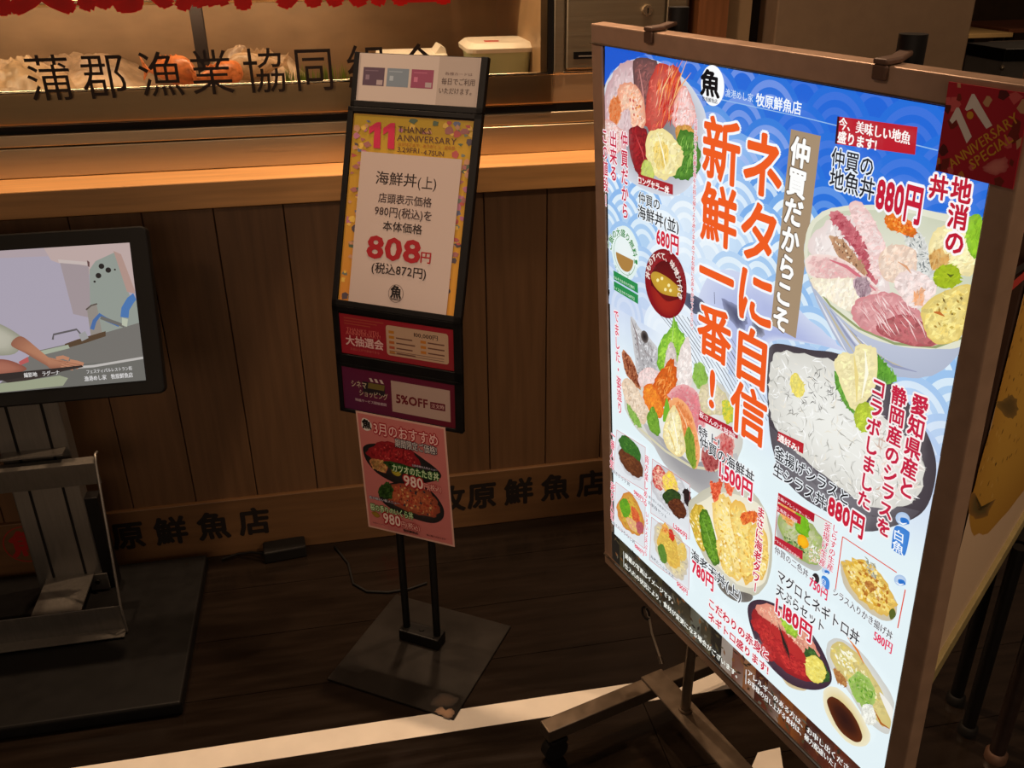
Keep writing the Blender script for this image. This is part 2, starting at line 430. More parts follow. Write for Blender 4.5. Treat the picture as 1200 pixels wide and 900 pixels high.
# ---- counter
cnt = thing('service_counter', 'wood panelled shop counter with pale ledge and lettered baseboard', 'counter', (0, CY, 0))
m = MB(); gx = -.2885 - 6*.1563
k = 0
while gx < 0.868:
    m.box(gx+.0012, gx+.1563-.0012, CY, CY+.018, .165, .946); gx += .1563
m.build('panelling', M_PANEL, cnt, .0012, 1)
MB().box(-1.25, 0.868, CY+.006, CY+.03, .02, .955).build('panel_backing', M_GROOVE, cnt)
bb = MB().box(-1.25, 0.868, CY-.012, CY+.02, 0, .172).build('baseboard', M_BASEB, cnt, .002)
MB().box(-1.25, 0.868, 2.125, 2.262, .951, 1.0115).build('ledge', M_LEDGE, cnt, .0025, 2)
BY = CY-.012
ring = [(math.cos(2*math.pi*i/40), math.sin(2*math.pi*i/40)) for i in range(40)]
for grp_ in ((('牧', -.712), ('原', -.6262), ('鮮', -.519), ('魚', -.411), ('店', -.3053)), (('牧', .222), ('原', .3107), ('鮮', .415), ('魚', .520), ('店', .6245))):
    A = Art((0, BY, 0), (1, 0, 0), (0, 0, 1), (0, -1, 0), base=.0004)
    for ch, x in grp_: A.text(ch, (x-.042, .0995), (x+.042, .0995), (26, 18, 14), bold=.045, px=False, sy=.088)
    A.build('shop_lettering', M_INK, bb, label='black brush lettering on the baseboard')
for cx in (-.873, .06):
    A = Art((0, BY, 0), (1, 0, 0), (0, 0, 1), (0, -1, 0), base=.0004)
    k0 = [(cx+.055*a, .108+.055*b) for a, b in ring] + [(cx+.052*a, .108+.052*b) for a, b in ring]
    A.raw(k0, [(i, (i+1) % 40, 40+(i+1) % 40, 40+i) for i in range(40)], lin((170, 40, 30)))
    A.text('魚', (cx-.040, .110), (cx+.040, .110), (170, 34, 26), bold=.05, px=False, sy=.080)
    A.build('round_emblem', M_INK, bb, label='red round fish emblem on the baseboard')

# ---- refrigerated display case on the counter
dc = thing('display_case', 'steel refrigerated fish case with lettered glass front on the counter', 'display case', (0, 2.25, 1.0115))
XL, XR = -1.25, .528
m = MB().box(XL, 0.868, 2.25, 2.30, 1.0115, 1.079).box(XL, 0.868, 2.2515, 2.30, 1.0805, 1.1085)
m.build('apron', M_STEEL, dc, .003, 3)
MB().box(XL, 0.868, 2.262, 2.30, 1.1085, 1.1275).build('gasket', M_RUBBER, dc)
MB().box(XL, 0.868, 2.2535, 2.285, 1.1275, 1.1985).build('front_lip', M_LIP, dc, .006, 4)
MB().tube([(XL, 2.2555, 1.1985), (0.868, 2.2555, 1.1985)], .0042, 16).build('lip_edge', M_POLISH, dc)
MB().box(XL, XR, 2.2455, 2.2495, 1.1275, 1.62).build('glass_pane', M_GLASS, dc)
MB().box(XL, XR, 2.30, 2.86, 1.10, 1.13).build('tray_floor', M_CASE, dc)
MB().box(XL, XR, 2.86, 2.88, 1.10, 1.75).build('back_wall', M_CASE, dc)
MB().box(XL, .53, 2.262, 2.88, 1.66, 1.70).build('top_panel', M_STEEL, dc)
MB().tube([(XL, 2.50, 1.366), (XR-.01, 2.50, 1.366)], .010, 16).build('shelf_rail', M_STEELB, dc)
MB().box(XL, XR-.01, 2.502, 2.84, 1.372, 1.378).build('shelf', M_CASE, dc)
MB().box(-.335, -.305, 2.62, 2.65, 1.13, 1.372).build('shelf_post', M_DARK, dc)
MB().box(.50, .522, 2.256, 2.86, 1.13, 1.66).build('side_wall', M_CASE, dc)
MB().box(.516, .528, 2.244, 2.256, 1.1985, 1.66).build('corner_seal', M_RUBBER, dc)
MB().box(.530, .556, 2.246, 2.30, 1.1985, 1.70).build('corner_post', M_STEEL, dc, .003)
GP = Vector((0, 2.2455, 0))
A = Art(GP, (1, 0, 0), (0, 0, 1), (0, -1, 0), base=.0003)
xs = [58, 122, 188, 248, 310, 368, 430, 490]
for ch, x in zip('蒲郡漁業協同組合', xs):
    c = at_y((x, 84.5-.036*(x-200)+3), 2.2455)
    A.text(ch, (c.x-.0485, 1.2285), (c.x+.0485, 1.2285), (34, 18, 10), bold=0, px=False, sy=.104)
A.build('black_lettering', M_INK, dc, label='black brush lettering on the glass')
A = Art(GP, (1, 0, 0), (0, 0, 1), (0, -1, 0), base=.0003)
for ch, x in zip('牧原鮮魚店', (30, 150, 262, 378, 487)):
    c = at_y((x, 8), 2.2455)
    A.text(ch, (c.x-.098, 1.4385), (c.x+.098, 1.4385), (240, 26, 16), bold=.075, px=False, sy=.160)
A.build('red_lettering', M_FILM, dc, label='large red lettering on the glass, cut by the picture edge')

# contents of the case
from mathutils import noise as mnoise
def heap(name, px, Y, w, dep, hgt, m_, label, cat, seed, rough=.30):
    c = at_y((px, 80), Y); nu, nv = 56, 22; vs = []; fs = []
    for j in range(nv+1):
        r = j/nv
        for i in range(nu):
            a = 2*math.pi*i/nu; x, y = r*math.cos(a), r*math.sin(a)
            h = max(0, 1-r*r)**.6
            nz = mnoise.noise(Vector((x*2.2+seed, y*2.2, seed*.7)))*rough + mnoise.noise(Vector((x*6+seed, y*6, 3)))*rough*.45 + mnoise.noise(Vector((x*15, y*15+seed, 7)))*rough*.2
            vs.append((c.x+w*x, c.y+dep*y, 1.131+max(0, hgt*(h+nz*min(1, 2*h)))))
    for j in range(nv):
        for i in range(nu): fs.append((j*nu+i, (j+1)*nu+i, (j+1)*nu+(i+1) % nu, j*nu+(i+1) % nu))
    m = MB(); m.add(vs, fs, True); m.add(vs[-nu:], [tuple(reversed(range(nu)))])
    tag(m.build(name, m_), label, cat, 'crushed ice in the glass case')
def fish(px, Y, py, L, H, yaw, m_, label, seed, spiky=False):
    c = at_y((px, py), Y); N, R_ = 22, 14; ca, sa = math.cos(yaw), math.sin(yaw)
    def P(x, y, z): return (c.x+x*ca-y*sa, c.y+x*sa+y*ca, c.z+z)
    t = thing('whole_fish', label, 'fish', (c.x, c.y, 1.131), 'whole fish on ice in the glass case'); m = MB(); vs = []; fs = []
    for i in range(N+1):
        u = i/N; r = H*.5*(math.sin(math.pi*min(1, u*1.02)**.62)**.85)*(1-.25*u)+.004
        for k in range(R_):
            a = 2*math.pi*k/R_; vs.append(P((u-.5)*L, r*.55*math.cos(a), r*math.sin(a)*(1.08 if math.sin(a) > 0 else .9)))
    for i in range(N):
        for k in range(R_): fs.append((i*R_+k, i*R_+(k+1) % R_, (i+1)*R_+(k+1) % R_, (i+1)*R_+k))
    m.add(vs, fs, True); m.add(vs[:R_], [tuple(reversed(range(R_)))]); m.add(vs[-R_:], [tuple(range(R_))]); m.build('body', m_, t)
    def fin(pts, nm): MB().prism([P(x, -.0012, z) for x, z in pts], Vector((-sa, ca, 0))*.0024).build(nm, m_, t)
    fin([(L*.46, 0), (L*.62, H*.42), (L*.57, 0), (L*.62, -H*.38)], 'tail_fin')
    n_ = 9; top = [(-L*.22+L*.5*i/n_, H*(.40-.10*i/n_)+(H*(.34 if spiky else .20)*(1 if i % 2 else .55))) for i in range(n_+1)]
    fin([(-L*.24, H*.36)]+top+[(L*.30, H*.18)], 'dorsal_fin')
heap('ice_mound', 18, 2.50, .13, .16, .105, M_ICE, 'crushed ice mound at the left end of the glass case', 'ice', 3)
heap('ice_mound', 108, 2.66, .17, .12, .095, M_ICE, 'dim crushed ice mound behind the second black character', 'ice', 8)
heap('ice_bed', 225, 2.44, .17, .09, .05, M_ICE, 'low bed of crushed ice under the two orange fish', 'ice', 12)
fish(200, 2.42, 84, .16, .07, math.pi-.7, M_FISH, 'orange pink whole fish behind the third black character', 3)
fish(258, 2.42, 88, .14, .055, math.pi+.8, M_FISH, 'orange pink whole fish behind the fourth black character', 5)
heap('ice_bed', 296, 2.60, .16, .10, .10, M_ICE, 'dim ice heap carrying the pale spiky fish', 'ice', 17)
fish(300, 2.50, 78, .15, .065, .5, M_FISHP, 'pale whole fish with spiky fins behind the fifth black character', 7, True)
g = MB(); rnd = random.Random(9)
xa, xb = at_y((335, 85), 2.36).x, at_y((412, 85), 2.36).x
for i in range(90):
    x = rnd.uniform(xa, xb); y = 2.36+rnd.uniform(-.012, .012); h = rnd.uniform(.075, .10)
    g.prism([(x-.004, y, 1.13), (x+.004, y, 1.13), (x+rnd.uniform(-.003, .003), y, 1.13+h)], (0, .0006, 0))
tag(g.build('grass_divider', M_GREEN), 'strip of green plastic grass behind the sixth black character', 'divider')
# white foam tray and lidded tub
def px_y(px, py, Y): return at_y((px, py), Y)
a = px_y(447, 66, 2.42); b = px_y(523, 62, 2.42)
m = MB(); zt = a.z+.004
prof = [(a.x, 2.38), (b.x-.01, 2.38), (b.x, 2.39), (b.x, 2.53), (b.x-.01, 2.54), (a.x, 2.54), (a.x-.008, 2.53), (a.x-.008, 2.39)]
m.prism([(x, y, 1.17) for x, y in prof], (0, 0, zt-1.17))
t1 = thing('foam_tray', 'white foam tray showing above the black display frame behind the glass', 'tray', ((a.x+b.x)/2, 2.46, 1.13))
m.build('tray', M_LID, t1, .004, 2)
MB().box(a.x+.01, b.x-.01, 2.40, 2.52, 1.13, 1.1695).build('tray_stand', M_CASE, t1)
m = MB().prism([(b.x-.030, 2.40, zt), (b.x-.002, 2.40, zt), (b.x-.004, 2.40, zt+.012), (b.x-.016, 2.40, zt+.018)], (0, .1, 0)); m.build('wrap_edge', M_LID, t1)
Y0 = 2.36
a = px_y(553, 82, Y0); b = px_y(624, 80, Y0); lt = px_y(548, 56, Y0); rt = px_y(631, 56, Y0)
tb = thing('lidded_tub', 'pale green plastic tub with white lid at the right end of the glass case', 'tub', ((a.x+b.x)/2, Y0+.09, 1.13))
def rrect(x0, x1, y0, y1, r, z, n=5):
    out = []
    for cx, cy, a0 in ((x1-r, y1-r, 0), (x0+r, y1-r, 90), (x0+r, y0+r, 180), (x1-r, y0+r, 270)):
        for i in range(n+1):
            t = math.radians(a0+90*i/n); out.append((cx+r*math.cos(t), cy+r*math.sin(t), z))
    return out
def loft(m, loops, cap=True):
    n = len(loops[0]); vs = [p for l in loops for p in l]; fs = []
    for j in range(len(loops)-1):
        for i in range(n): fs.append((j*n+i, j*n+(i+1) % n, (j+1)*n+(i+1) % n, (j+1)*n+i))
    if cap: fs += [tuple(reversed(range(n))), tuple(range((len(loops)-1)*n, len(loops)*n))]
    return m.add(vs, fs)
zl = lt.z-.014
loft(MB(), [rrect(a.x+.012, b.x-.012, Y0+.012, Y0+.17, .02, 1.13), rrect(a.x, b.x, Y0, Y0+.18, .022, zl)]).build('tub_body', M_TUB, tb)
lid = loft(MB(), [rrect(lt.x, rt.x, Y0-.006, Y0+.19, .03, zl), rrect(lt.x-.001, rt.x+.001, Y0-.008, Y0+.192, .03, zl+.010), rrect(lt.x+.004, rt.x-.004, Y0-.003, Y0+.187, .028, zl+.014), rrect(lt.x+.014, rt.x-.014, Y0+.008, Y0+.176, .024, zl+.022)])
ld = lid.build('lid', M_LID, tb)
c = MB().prism([(lt.x+.05, Y0+.045, zl+.0215), (lt.x+.085, Y0+.04, zl+.0215), (lt.x+.09, Y0+.07, zl+.0215), (lt.x+.052, Y0+.075, zl+.0215)], (0, 0, .001)); c.build('red_sticker', M_REDP, ld, label='red label on the lid')

# ---- refrigerator and walls to the right of the case
fr = thing('refrigerator', 'brushed steel refrigerator door with small black nameplate beside the glass case', 'refrigerator', (.72, 2.5, 1.1985))
MB().box(.558, .868, 2.262, 2.85, 1.1985, 1.9).build('body', M_STEEL, fr, .003)
x0 = at_y((654, 40), 2.25).x; x1 = at_y((781, 10), 2.25).x; x2 = at_y((805, 10), 2.25).x
MB().box(.560, x1-.003, 2.246, 2.262, 1.206, 1.9).build('door', M_STEEL, fr, .004)
MB().box(x1+.001, x2, 2.248, 2.262, 1.206, 1.9).build('side_strip', M_STEEL, fr, .003)
c = at_y((758, 12), 2.246)
lk = MB().tube([(c.x, 2.246, c.z), (c.x, 2.238, c.z)], [.013, .012], 20).build('door_lock', M_STEELB, fr, label='round door lock')
MB().box(c.x-.0015, c.x+.0015, 2.2365, 2.2385, c.z-.006, c.z+.006).build('key_slot', M_RUBBER, lk)
c = at_y((672, 65), 2.246)
npl = MB().box(c.x, c.x+.075, 2.243, 2.2465, c.z-.008, c.z+.008).build('nameplate', M_BLACKG, fr)
MB().box(c.x+.012, c.x+.05, 2.2424, 2.2432, c.z-.003, c.z-.0005).build('plate_line', M_GREY, npl)

WY = 2.30
def wx(px, py=30): return at_y((px, py), WY).x
struct('trim_1', MB().box(wx(809), wx(843)-.001, WY-.05, WY+.6, 0, 2.9), M_JAMB)
struct('wall_back', MB().box(wx(843), wx(879), WY, WY+.2, 0, 2.9), M_BEIGEL)
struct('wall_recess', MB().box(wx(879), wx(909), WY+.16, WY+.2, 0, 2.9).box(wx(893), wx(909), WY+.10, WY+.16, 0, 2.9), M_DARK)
struct('wall_right', MB().box(wx(909), 1.667, WY, WY+.2, 0, 2.9).box(1.627, 1.667, WY+.2, WY+.6, 0, 2.9), M_BEIGE, .004)
struct('wall_far', MB().box(-2, 9, 9.0, 9.1, 0, 3), M_FARW)

# ---- dining room seen past the wall end
def far_table(px, py, hgt, w, d, m_, label, cat='table'):
    c = at_z((px, py), hgt)
    t = thing('dining_table', label, cat, (c.x, c.y, 0), 'dining tables in the room behind')
    MB().box(c.x, c.x+w, c.y, c.y+d, hgt-.035, hgt).build('tabletop', m_, t, .004)
    for sx in (.05, w-.1):
        for sy in (.05, d-.1):
            MB().box(c.x+sx, c.x+sx+.05, c.y+sy, c.y+sy+.05, 0, hgt-.036).build('leg', M_DARK, t)
    return t
far_table(1135, 40, .72, .42, .7, M_TABLEP, 'pale edged dining table far behind the beige wall end')
far_table(1183, 34, .72, .9, .8, M_TABLE, 'reddish wood dining table at the top right corner')
c = at_z((1160, 52), .72)
ch = thing('dining_chair', 'dark low backed chair in front of the reddish far table', 'chair', (c.x, c.y, 0))
MB().box(c.x, c.x+.5, c.y, c.y+.04, .42, .74).build('backrest', M_DARK, ch, .01)
MB().box(c.x, c.x+.5, c.y+.04, c.y+.42, .40, .45).build('seat', M_BLACK, ch, .01)
for sx in (0, .46):
    for sy in (0, .38): MB().box(c.x+sx, c.x+sx+.04, c.y+sy, c.y+sy+.04, 0, .40).build('leg', M_DARK, ch)
c = at_z((1176, 72), .8)
cb = thing('side_cabinet', 'small grey cabinet with dark top right behind the red sticker', 'cabinet', (c.x, c.y, 0))
MB().box(c.x, c.x+.4, c.y, c.y+.35, 0, .8).build('body', M_GREY, cb, .006)
MB().prism([(c.x-.01, c.y-.01, .8), (c.x+.12, c.y-.03, .8), (c.x+.41, c.y-.01, .8), (c.x+.41, c.y+.36, .8), (c.x-.01, c.y+.36, .8)], (0, 0, .07)).build('cover', M_BLACK, cb, .004)
c2 = at_y((1174, 79), c.y-.01)
MB().blob((c2.x, c2.y-.006, c2.z), .014, .012, .018, 1, .05, 12, 8).build('knob', M_STEELB, cb)

# ================================================================== monitor on its stand
mp = at_z((88, 690), .035)
ts = thing('monitor_stand', 'aluminium monitor stand with black floor plate and empty brochure rail', 'stand', (-.745, 1.85, 0))
m = MB().box(-1.06, -.434, 1.567, 2.10, .0, .034); m.build('base_plate', M_STANDB, ts, .006, 3)
MX0, MX1, MY = -.818, -.668, 2.0
m = MB().box(MX0, MX1, MY, MY+.045, .034, .80)
mast = m.build('mast', M_ALU, ts, .003)
for gxx in (MX0+.036, MX1-.040):
    MB().box(gxx, gxx+.006, MY-.0012, MY+.001, .036, .80).build('channel_groove', M_RUBBER, mast)
MB().box(MX1-.004, MX1+.03, MY+.005, MY+.04, .034, .30).build('mast_shade_strip', M_BLACK, ts, .002)  # black strip put in for the shadow beside the mast
c = at_y((112, 675), MY); MB().box(MX1-.03, MX1+.012, MY-.006, MY-.001, .04, .085).build('foot_clip', M_ALU, ts)
MB().tube([(MX1-.012, MY-.006, .066), (MX1-.012, MY-.012, .066)], .006, 12).build('bolt', M_RUBBER, ts)
RU, RL = 1.962, 1.83                                         # the rail leans: its foot stands further out than its top
zu = at_y((40, 527), MY).z
MB().box(MX0+.005, MX1-.008, RU+.004, MY, zu-.004, zu).build('shelf_bracket', M_ALU, ts)
zlw = at_y((85, 674), MY).z
MB().box(MX0+.022, MX1-.018, RL+.004, MY, zlw-.004, zlw).build('shelf_bracket', M_ALU, ts)
xu = at_y((114, 545), RU).x; xl = at_y((147, 730), RL).x
zu0, zu1 = at_y((57, 573), RU).z, at_y((57, 545), RU).z
zl0, zl1 = at_y((70, 752), RL).z, at_y((70, 717), RL).z
zl0 = max(zl0, .040)
cxr = (MX0+MX1)/2
m = MB().obox((2*cxr-xu, RU, zu0), (2*xu-2*cxr, 0, 0), (0, .003, 0), (0, -.010, zu1-zu0)); m.build('rail_bar', M_ALU, ts, .0008, 1)
MB().obox((2*cxr-xu, RU-.012, zu1-.002), (2*xu-2*cxr, 0, 0), (0, .026, .004), (0, 0, .002)).build('rail_lip', M_ALU, ts)
m = MB().obox((2*cxr-xl, RL, zl0), (2*xl-2*cxr, 0, 0), (0, .003, 0), (0, -.006, zl1-zl0)); m.build('rail_bar', M_ALU, ts, .0008, 1)
MB().obox((2*cxr-xl, RL-.030, zl0-.001), (2*xl-2*cxr, 0, 0), (0, .030, 0), (0, 0, .002)).build('rail_lip', M_ALU, ts)
for s_ in (-1, 1):
    xa_, xb_ = cxr+s_*(xu-cxr+.002), cxr+s_*(xl-cxr+.002)
    MB().tube([(xa_, RU+.014, zu1+.014), (xa_, RU-.004, zu1+.018), (xa_, RU-.014, zu1+.002), (xb_, RL-.012, zl1), (xb_, RL-.010, zl0)], .0032, 8).build('side_rod', M_ALU, ts)
for xx in (MX0+.02, MX1-.05):
    MB().box(xx, xx+.03, 1.909, MY, .735, .765).build('mount_arm', M_BLACK, ts)
# monitor
ln = math.radians(20); TN = Vector((0, -math.cos(ln), math.sin(ln))); TV_ = Vector((0, math.sin(ln), math.cos(ln))); TU = Vector((1, 0, 0)); TO = Vector((0, 1.87, .75))
A = Art(TO, TU, TV_, TN, base=.0008)
def tuv(p): return A.uv(p)
tr, br = tuv((176, 264)), tuv((189, 461)); xr = (tr[0]+br[0])/2; vt, vb = tr[1], br[1]; tw = .62
ir, ib = tuv((157, 284)), tuv((166, 446)); ixr = (ir[0]+ib[0])/2; ivt, ivb = ir[1], ib[1]; bzr = xr-ixr
mn = thing('display_monitor', 'black flat monitor showing a kitchen video, on the aluminium stand', 'monitor', tuple(TO+TU*(xr-tw/2)+TV_*vb))
m = MB(); x0 = xr-tw
pl = rrect(0, tw, 0, vt-vb, .012, 0, 4)
m.prism([tuple(TO+TU*(x0+p[0])+TV_*(vb+p[1])-TN*.030) for p in pl], tuple(TN*.030)); bz = m.build('bezel', M_BLACKG, mn, .003, 2)
il = x0+bzr
A.clip = (il, ixr, ivb, ivt)
def scr(p): u_, v_ = A.uv(p); return (max(il, min(ixr, u_)), max(ivb, min(ivt, v_)))
def sp(pts, c): A.poly([scr(p) for p in pts], c, px=False)
A.poly([(il, ivb), (ixr, ivb), (ixr, ivt), (il, ivt)], (176, 168, 184), px=False)
sp([(-200, 285), (60, 285), (66, 300), (-200, 310)], (182, 166, 172)); sp([(50, 280), (170, 280), (170, 340), (60, 305)], (196, 174, 170))
sp([(70, 306), (104, 312), (106, 350), (104, 372), (86, 368)], (166, 152, 156)); sp([(68, 304), (103, 307), (104, 311), (69, 308)], (205, 190, 185)); sp([(102, 305), (105, 307), (105, 313), (103, 312)], (100, 70, 70))
sp([(105, 316), (112, 306), (134, 296), (142, 318), (152, 346), (160, 352), (170, 400), (115, 412), (106, 372)], (150, 158, 150))
sp([(133, 294), (142, 298), (158, 340), (158, 344), (149, 342)], (182, 150, 140))
for c_, r_ in (((119, 312), 2.9), ((127, 316.5), 2.9), ((115.5, 323), 2.9), ((134.8, 316), 1.0), ((111, 330), 1.2)):
    u_, v_ = A.uv(c_); A.poly([(u_+r_*.0019*a, v_+r_*.0019*b) for a, b in ring], (28, 26, 28), px=False)
sp([(102, 362), (113, 356), (114, 360), (121, 396), (107, 396)], (150, 142, 134)); A.line([scr((101, 363)), (scr((107, 358))), scr((114, 356))], .003, (90, 80, 74), px=False)
A.line([scr((108, 386)), scr((111, 376)), scr((117, 369)), scr((124, 374)), scr((140, 381))], .008, (70, 110, 168), px=False)
sp([(40, 412), (75, 404), (166, 378), (200, 372), (210, 470), (-10, 480), (10, 440)], (118, 116, 112)); sp([(60, 430), (166, 420), (200, 418), (210, 470), (30, 470)], (108, 108, 104))
A.line([scr((118, 372)), scr((146, 382))], .007, (110, 108, 104), px=False)
A.line([scr((162, 347)), scr((153, 352)), scr((147, 362)), scr((146, 372))], .016, (72, 120, 182), px=False); sp([(143, 372), (150, 374), (149, 383), (143, 381)], (190, 196, 176))
A.line([scr((62, 398)), scr((63, 392)), scr((90, 386)), scr((97, 394))], .004, (96, 92, 96), px=False)
sp([(76, 403), (90, 398), (124, 388), (124, 394), (100, 402), (78, 408)], (86, 66, 48)); sp([(92, 392), (100, 388), (104, 396), (96, 400)], (160, 160, 160)); sp([(44, 412), (80, 404), (82, 408), (50, 416)], (170, 178, 158))
A.line([scr((60, 433)), scr((110, 429)), scr((170, 419))], .005, (196, 192, 188), px=False)
A.blob([scr(p) for p in ((-60, 370), (-10, 376), (22, 392), (26, 402), (12, 416), (-40, 410))], (196, 192, 176), (150, 150, 132), px=False)
A.blob([scr(p) for p in ((13, 404), (25, 394), (46, 410), (62, 422), (84, 425), (96, 427), (93, 430), (62, 432), (54, 428), (30, 414))], (188, 130, 100), (150, 96, 76), px=False)
for f_ in (((82, 423), (90, 424.5), (98, 427)), ((80, 425), (88, 427), (96, 429)), ((77, 427), (85, 429), (92, 430.5)), ((72, 428), (80, 431), (86, 432)), ((66, 420), (74, 418.5), (81, 421))):
    A.line([scr(p) for p in f_], .0075, (192, 134, 104), px=False, taper=False)
for f_ in (((78, 424.5), (88, 426.5), (96, 428)), ((76, 426.5), (85, 428.5), (93, 430)), ((72, 428), (80, 430.5), (88, 431.5))): A.line([scr(p) for p in f_], .0012, (140, 88, 68), px=False)
A.blob([scr(p) for p in ((-30, 424), (4, 421), (26, 428), (30, 434), (4, 440), (-30, 440))], (176, 112, 92), (140, 80, 66), px=False); sp([(22, 424), (33, 418), (34, 424), (24, 428)], (190, 90, 90))
sp([(-10, 439), (60, 432), (96, 428), (98, 430), (60, 438), (6, 446), (-10, 446)], (40, 34, 36)); sp([(4, 446), (40, 440), (82, 432), (60, 440), (12, 450)], (52, 44, 44))
sp([(-20, 452), (30, 446), (70, 440), (80, 443), (74, 452), (-20, 462)], (160, 166, 140))
A.text('撮影地　ラグーナ', scr((28, 440)), scr((70, 436)), (235, 232, 230), bold=.03, px=False, ws=1.2)
A.text('フェスティバルレストラン街', scr((101, 436)), scr((155, 431)), (226, 224, 224), bold=.02, px=False, ws=1.3)
A.text('漁港めし家　牧原鮮魚店', scr((99, 444)), scr((156, 439)), (232, 230, 230), bold=.03, px=False, ws=1.3)
A.build('screen', M_SCREEN, mn, label='lit screen showing hands with a knife at a kitchen counter')

# ---- power adapter and its cable by the baseboard
c = at_z((335, 642), .02); ya = c.y
pa = thing('power_adapter', 'black power adapter with a thin cable lying against the baseboard', 'adapter', (c.x, ya, 0))
m = MB().obox((c.x-.055, ya-.035, 0), (.11, .012, 0), (-.006, .055, 0), (0, 0, .034)); m.build('adapter_body', M_RUBBER, pa, .004, 2)
MB().tube([(c.x-.055, ya-.01, .016), (c.x-.09, ya+.01, .012), (c.x-.13, ya+.02, .005), (c.x-.17, ya+.005, .004)], .003, 8).build('cable', M_RUBBER, pa)
cb_ = [at_z(p, .004) for p in ((392, 640), (408, 660), (414, 684), (430, 693), (455, 694), (480, 690), (500, 683))]
tag(MB().tube(cb_, .003, 8).build('floor_cable', M_RUBBER), 'thin black cable looping on the floor behind the poster stand', 'cable')

# ================================================================== poster stand in front of the counter
ST = dict(yaw=.56436, tilt=-.0033, lean=.0308, dl=.3000, w=.2842, hm=.3884, ha=.1245, hb=.1134, hh=.1024)
SO = Vector((.0949-.0123, 1.6855+.0006, .8355))
def sframe(lean):
    ya, ti = ST['yaw'], ST['tilt']
    d = Vector((math.cos(ya), -math.sin(ya), 0)); nn = Vector((-math.sin(ya), -math.cos(ya), 0)); z = Vector((0, 0, 1))
    u = d*math.cos(ti)+z*math.sin(ti); zz = z*math.cos(ti)-d*math.sin(ti)
    v = zz*math.cos(lean)-nn*math.sin(lean); return u, v, u.cross(v)
U1, V1, N1 = sframe(ST['lean'])                 # lower, upright panels
U2, V2, N2 = sframe(ST['lean']+ST['dl'])        # upper, leaning panels
hw_ = ST['w']/2
pst = thing('poster_stand', 'black floor poster stand with two poles and square base plate', 'stand', (SO.x, SO.y, 0))
BC = Vector((.090, 1.653, 0)); ya = math.radians(33.5); bu = Vector((math.cos(ya), -math.sin(ya), 0)); bv = Vector((math.sin(ya), math.cos(ya), 0))
bpl = MB().obox(BC-bu*.158-bv*.158, bu*.316, bv*.316, (0, 0, .0045)).build('base_plate', M_PLATE, pst, .001, 1)
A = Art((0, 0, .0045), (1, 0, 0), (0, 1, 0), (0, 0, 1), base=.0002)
def fl(p): q = at_z(p, .0047); return (q.x, q.y)
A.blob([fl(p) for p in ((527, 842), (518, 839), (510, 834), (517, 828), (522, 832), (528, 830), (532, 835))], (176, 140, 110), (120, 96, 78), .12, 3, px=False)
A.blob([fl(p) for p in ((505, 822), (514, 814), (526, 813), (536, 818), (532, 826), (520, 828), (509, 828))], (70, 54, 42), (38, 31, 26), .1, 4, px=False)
A.build('worn_lit_patch', M_INK, bpl, label='paint worn to bare metal at the front corner, its lit brightness painted in')  # wear, with the light falling on this corner painted into its pale tones
PC = Vector((.0945, 1.691, 0))
MB().obox(PC-bu*.052-bv*.02+Vector((0, 0, .0045)), bu*.104, bv*.04, (0, 0, .030)).build('socket_block', M_BLACK, pst, .003, 2)
for s_ in (-.040, .040):
    MB().tube([tuple(PC+bu*s_+Vector((0, 0, .03))), tuple(SO+U1*s_-N1*.024-V1*.03)], .0085, 16).build('pole', M_BLACKG, pst)
MB().tube([tuple(PC+Vector((0, 0, .034))), tuple(PC+Vector((0, 0, .037)))], .006, 12).build('socket_screw', M_RUBBER, pst)
MB().obox(SO-U2*.055-N2*.022+V2*.02, U2*.11, V2*.24, N2*.012).build('back_bracket', M_BLACK, pst, .002)
MB().obox(SO-U1*.055-N1*.022-V1*.22, U1*.11, V1*.24, N1*.012).build('back_bracket', M_BLACK, pst, .002)
def panel(O, u, v, n, w0, w1, h0, h1, bl, br_, bb_, bt, name, d=.012):
    m = MB()
    m.obox(O+u*w0+v*h0-n*d, u*(w1-w0), v*(h1-h0), n*(d-.004))        # back tray
    if bl: m.obox(O+u*w0+v*h0-n*d, u*bl, v*(h1-h0), n*(d+.001))
    if br_: m.obox(O+u*(w1-br_)+v*h0-n*d, u*br_, v*(h1-h0), n*(d+.001))
    if bb_: m.obox(O+u*w0+v*h0-n*d, u*(w1-w0), v*bb_, n*(d+.001))
    if bt: m.obox(O+u*w0+v*(h1-bt)-n*d, u*(w1-w0), v*bt, n*(d+.001))
    return m.build(name, M_BLACK, pst, .0012, 2)
panel(SO, U2, V2, N2, -hw_, hw_, 0, ST['hm'], .012, .016, .012, .010, 'poster_frame')
panel(SO+V2*ST['hm'], U2, V2, N2, -hw_+.004, hw_, 0, ST['hh'], .010, .014, .012, 0, 'header_frame')
panel(SO, U1, V1, N1, -hw_, hw_, -ST['ha'], 0, .014, .016, .020, .012, 'card_frame')
panel(SO-V1*ST['ha'], U1, V1, N1, -hw_, hw_, -ST['hb'], 0, .010, .016, .008, .008, 'card_frame')
NB = -.0036
def part_quad(A, pts):       # mean rectangle of four photographed corners TL TR BR BL
    q = [A.uv(p) for p in pts]
    return ((q[0][0]+q[3][0])/2, (q[1][0]+q[2][0])/2, (q[2][1]+q[3][1])/2, (q[0][1]+q[1][1])/2)
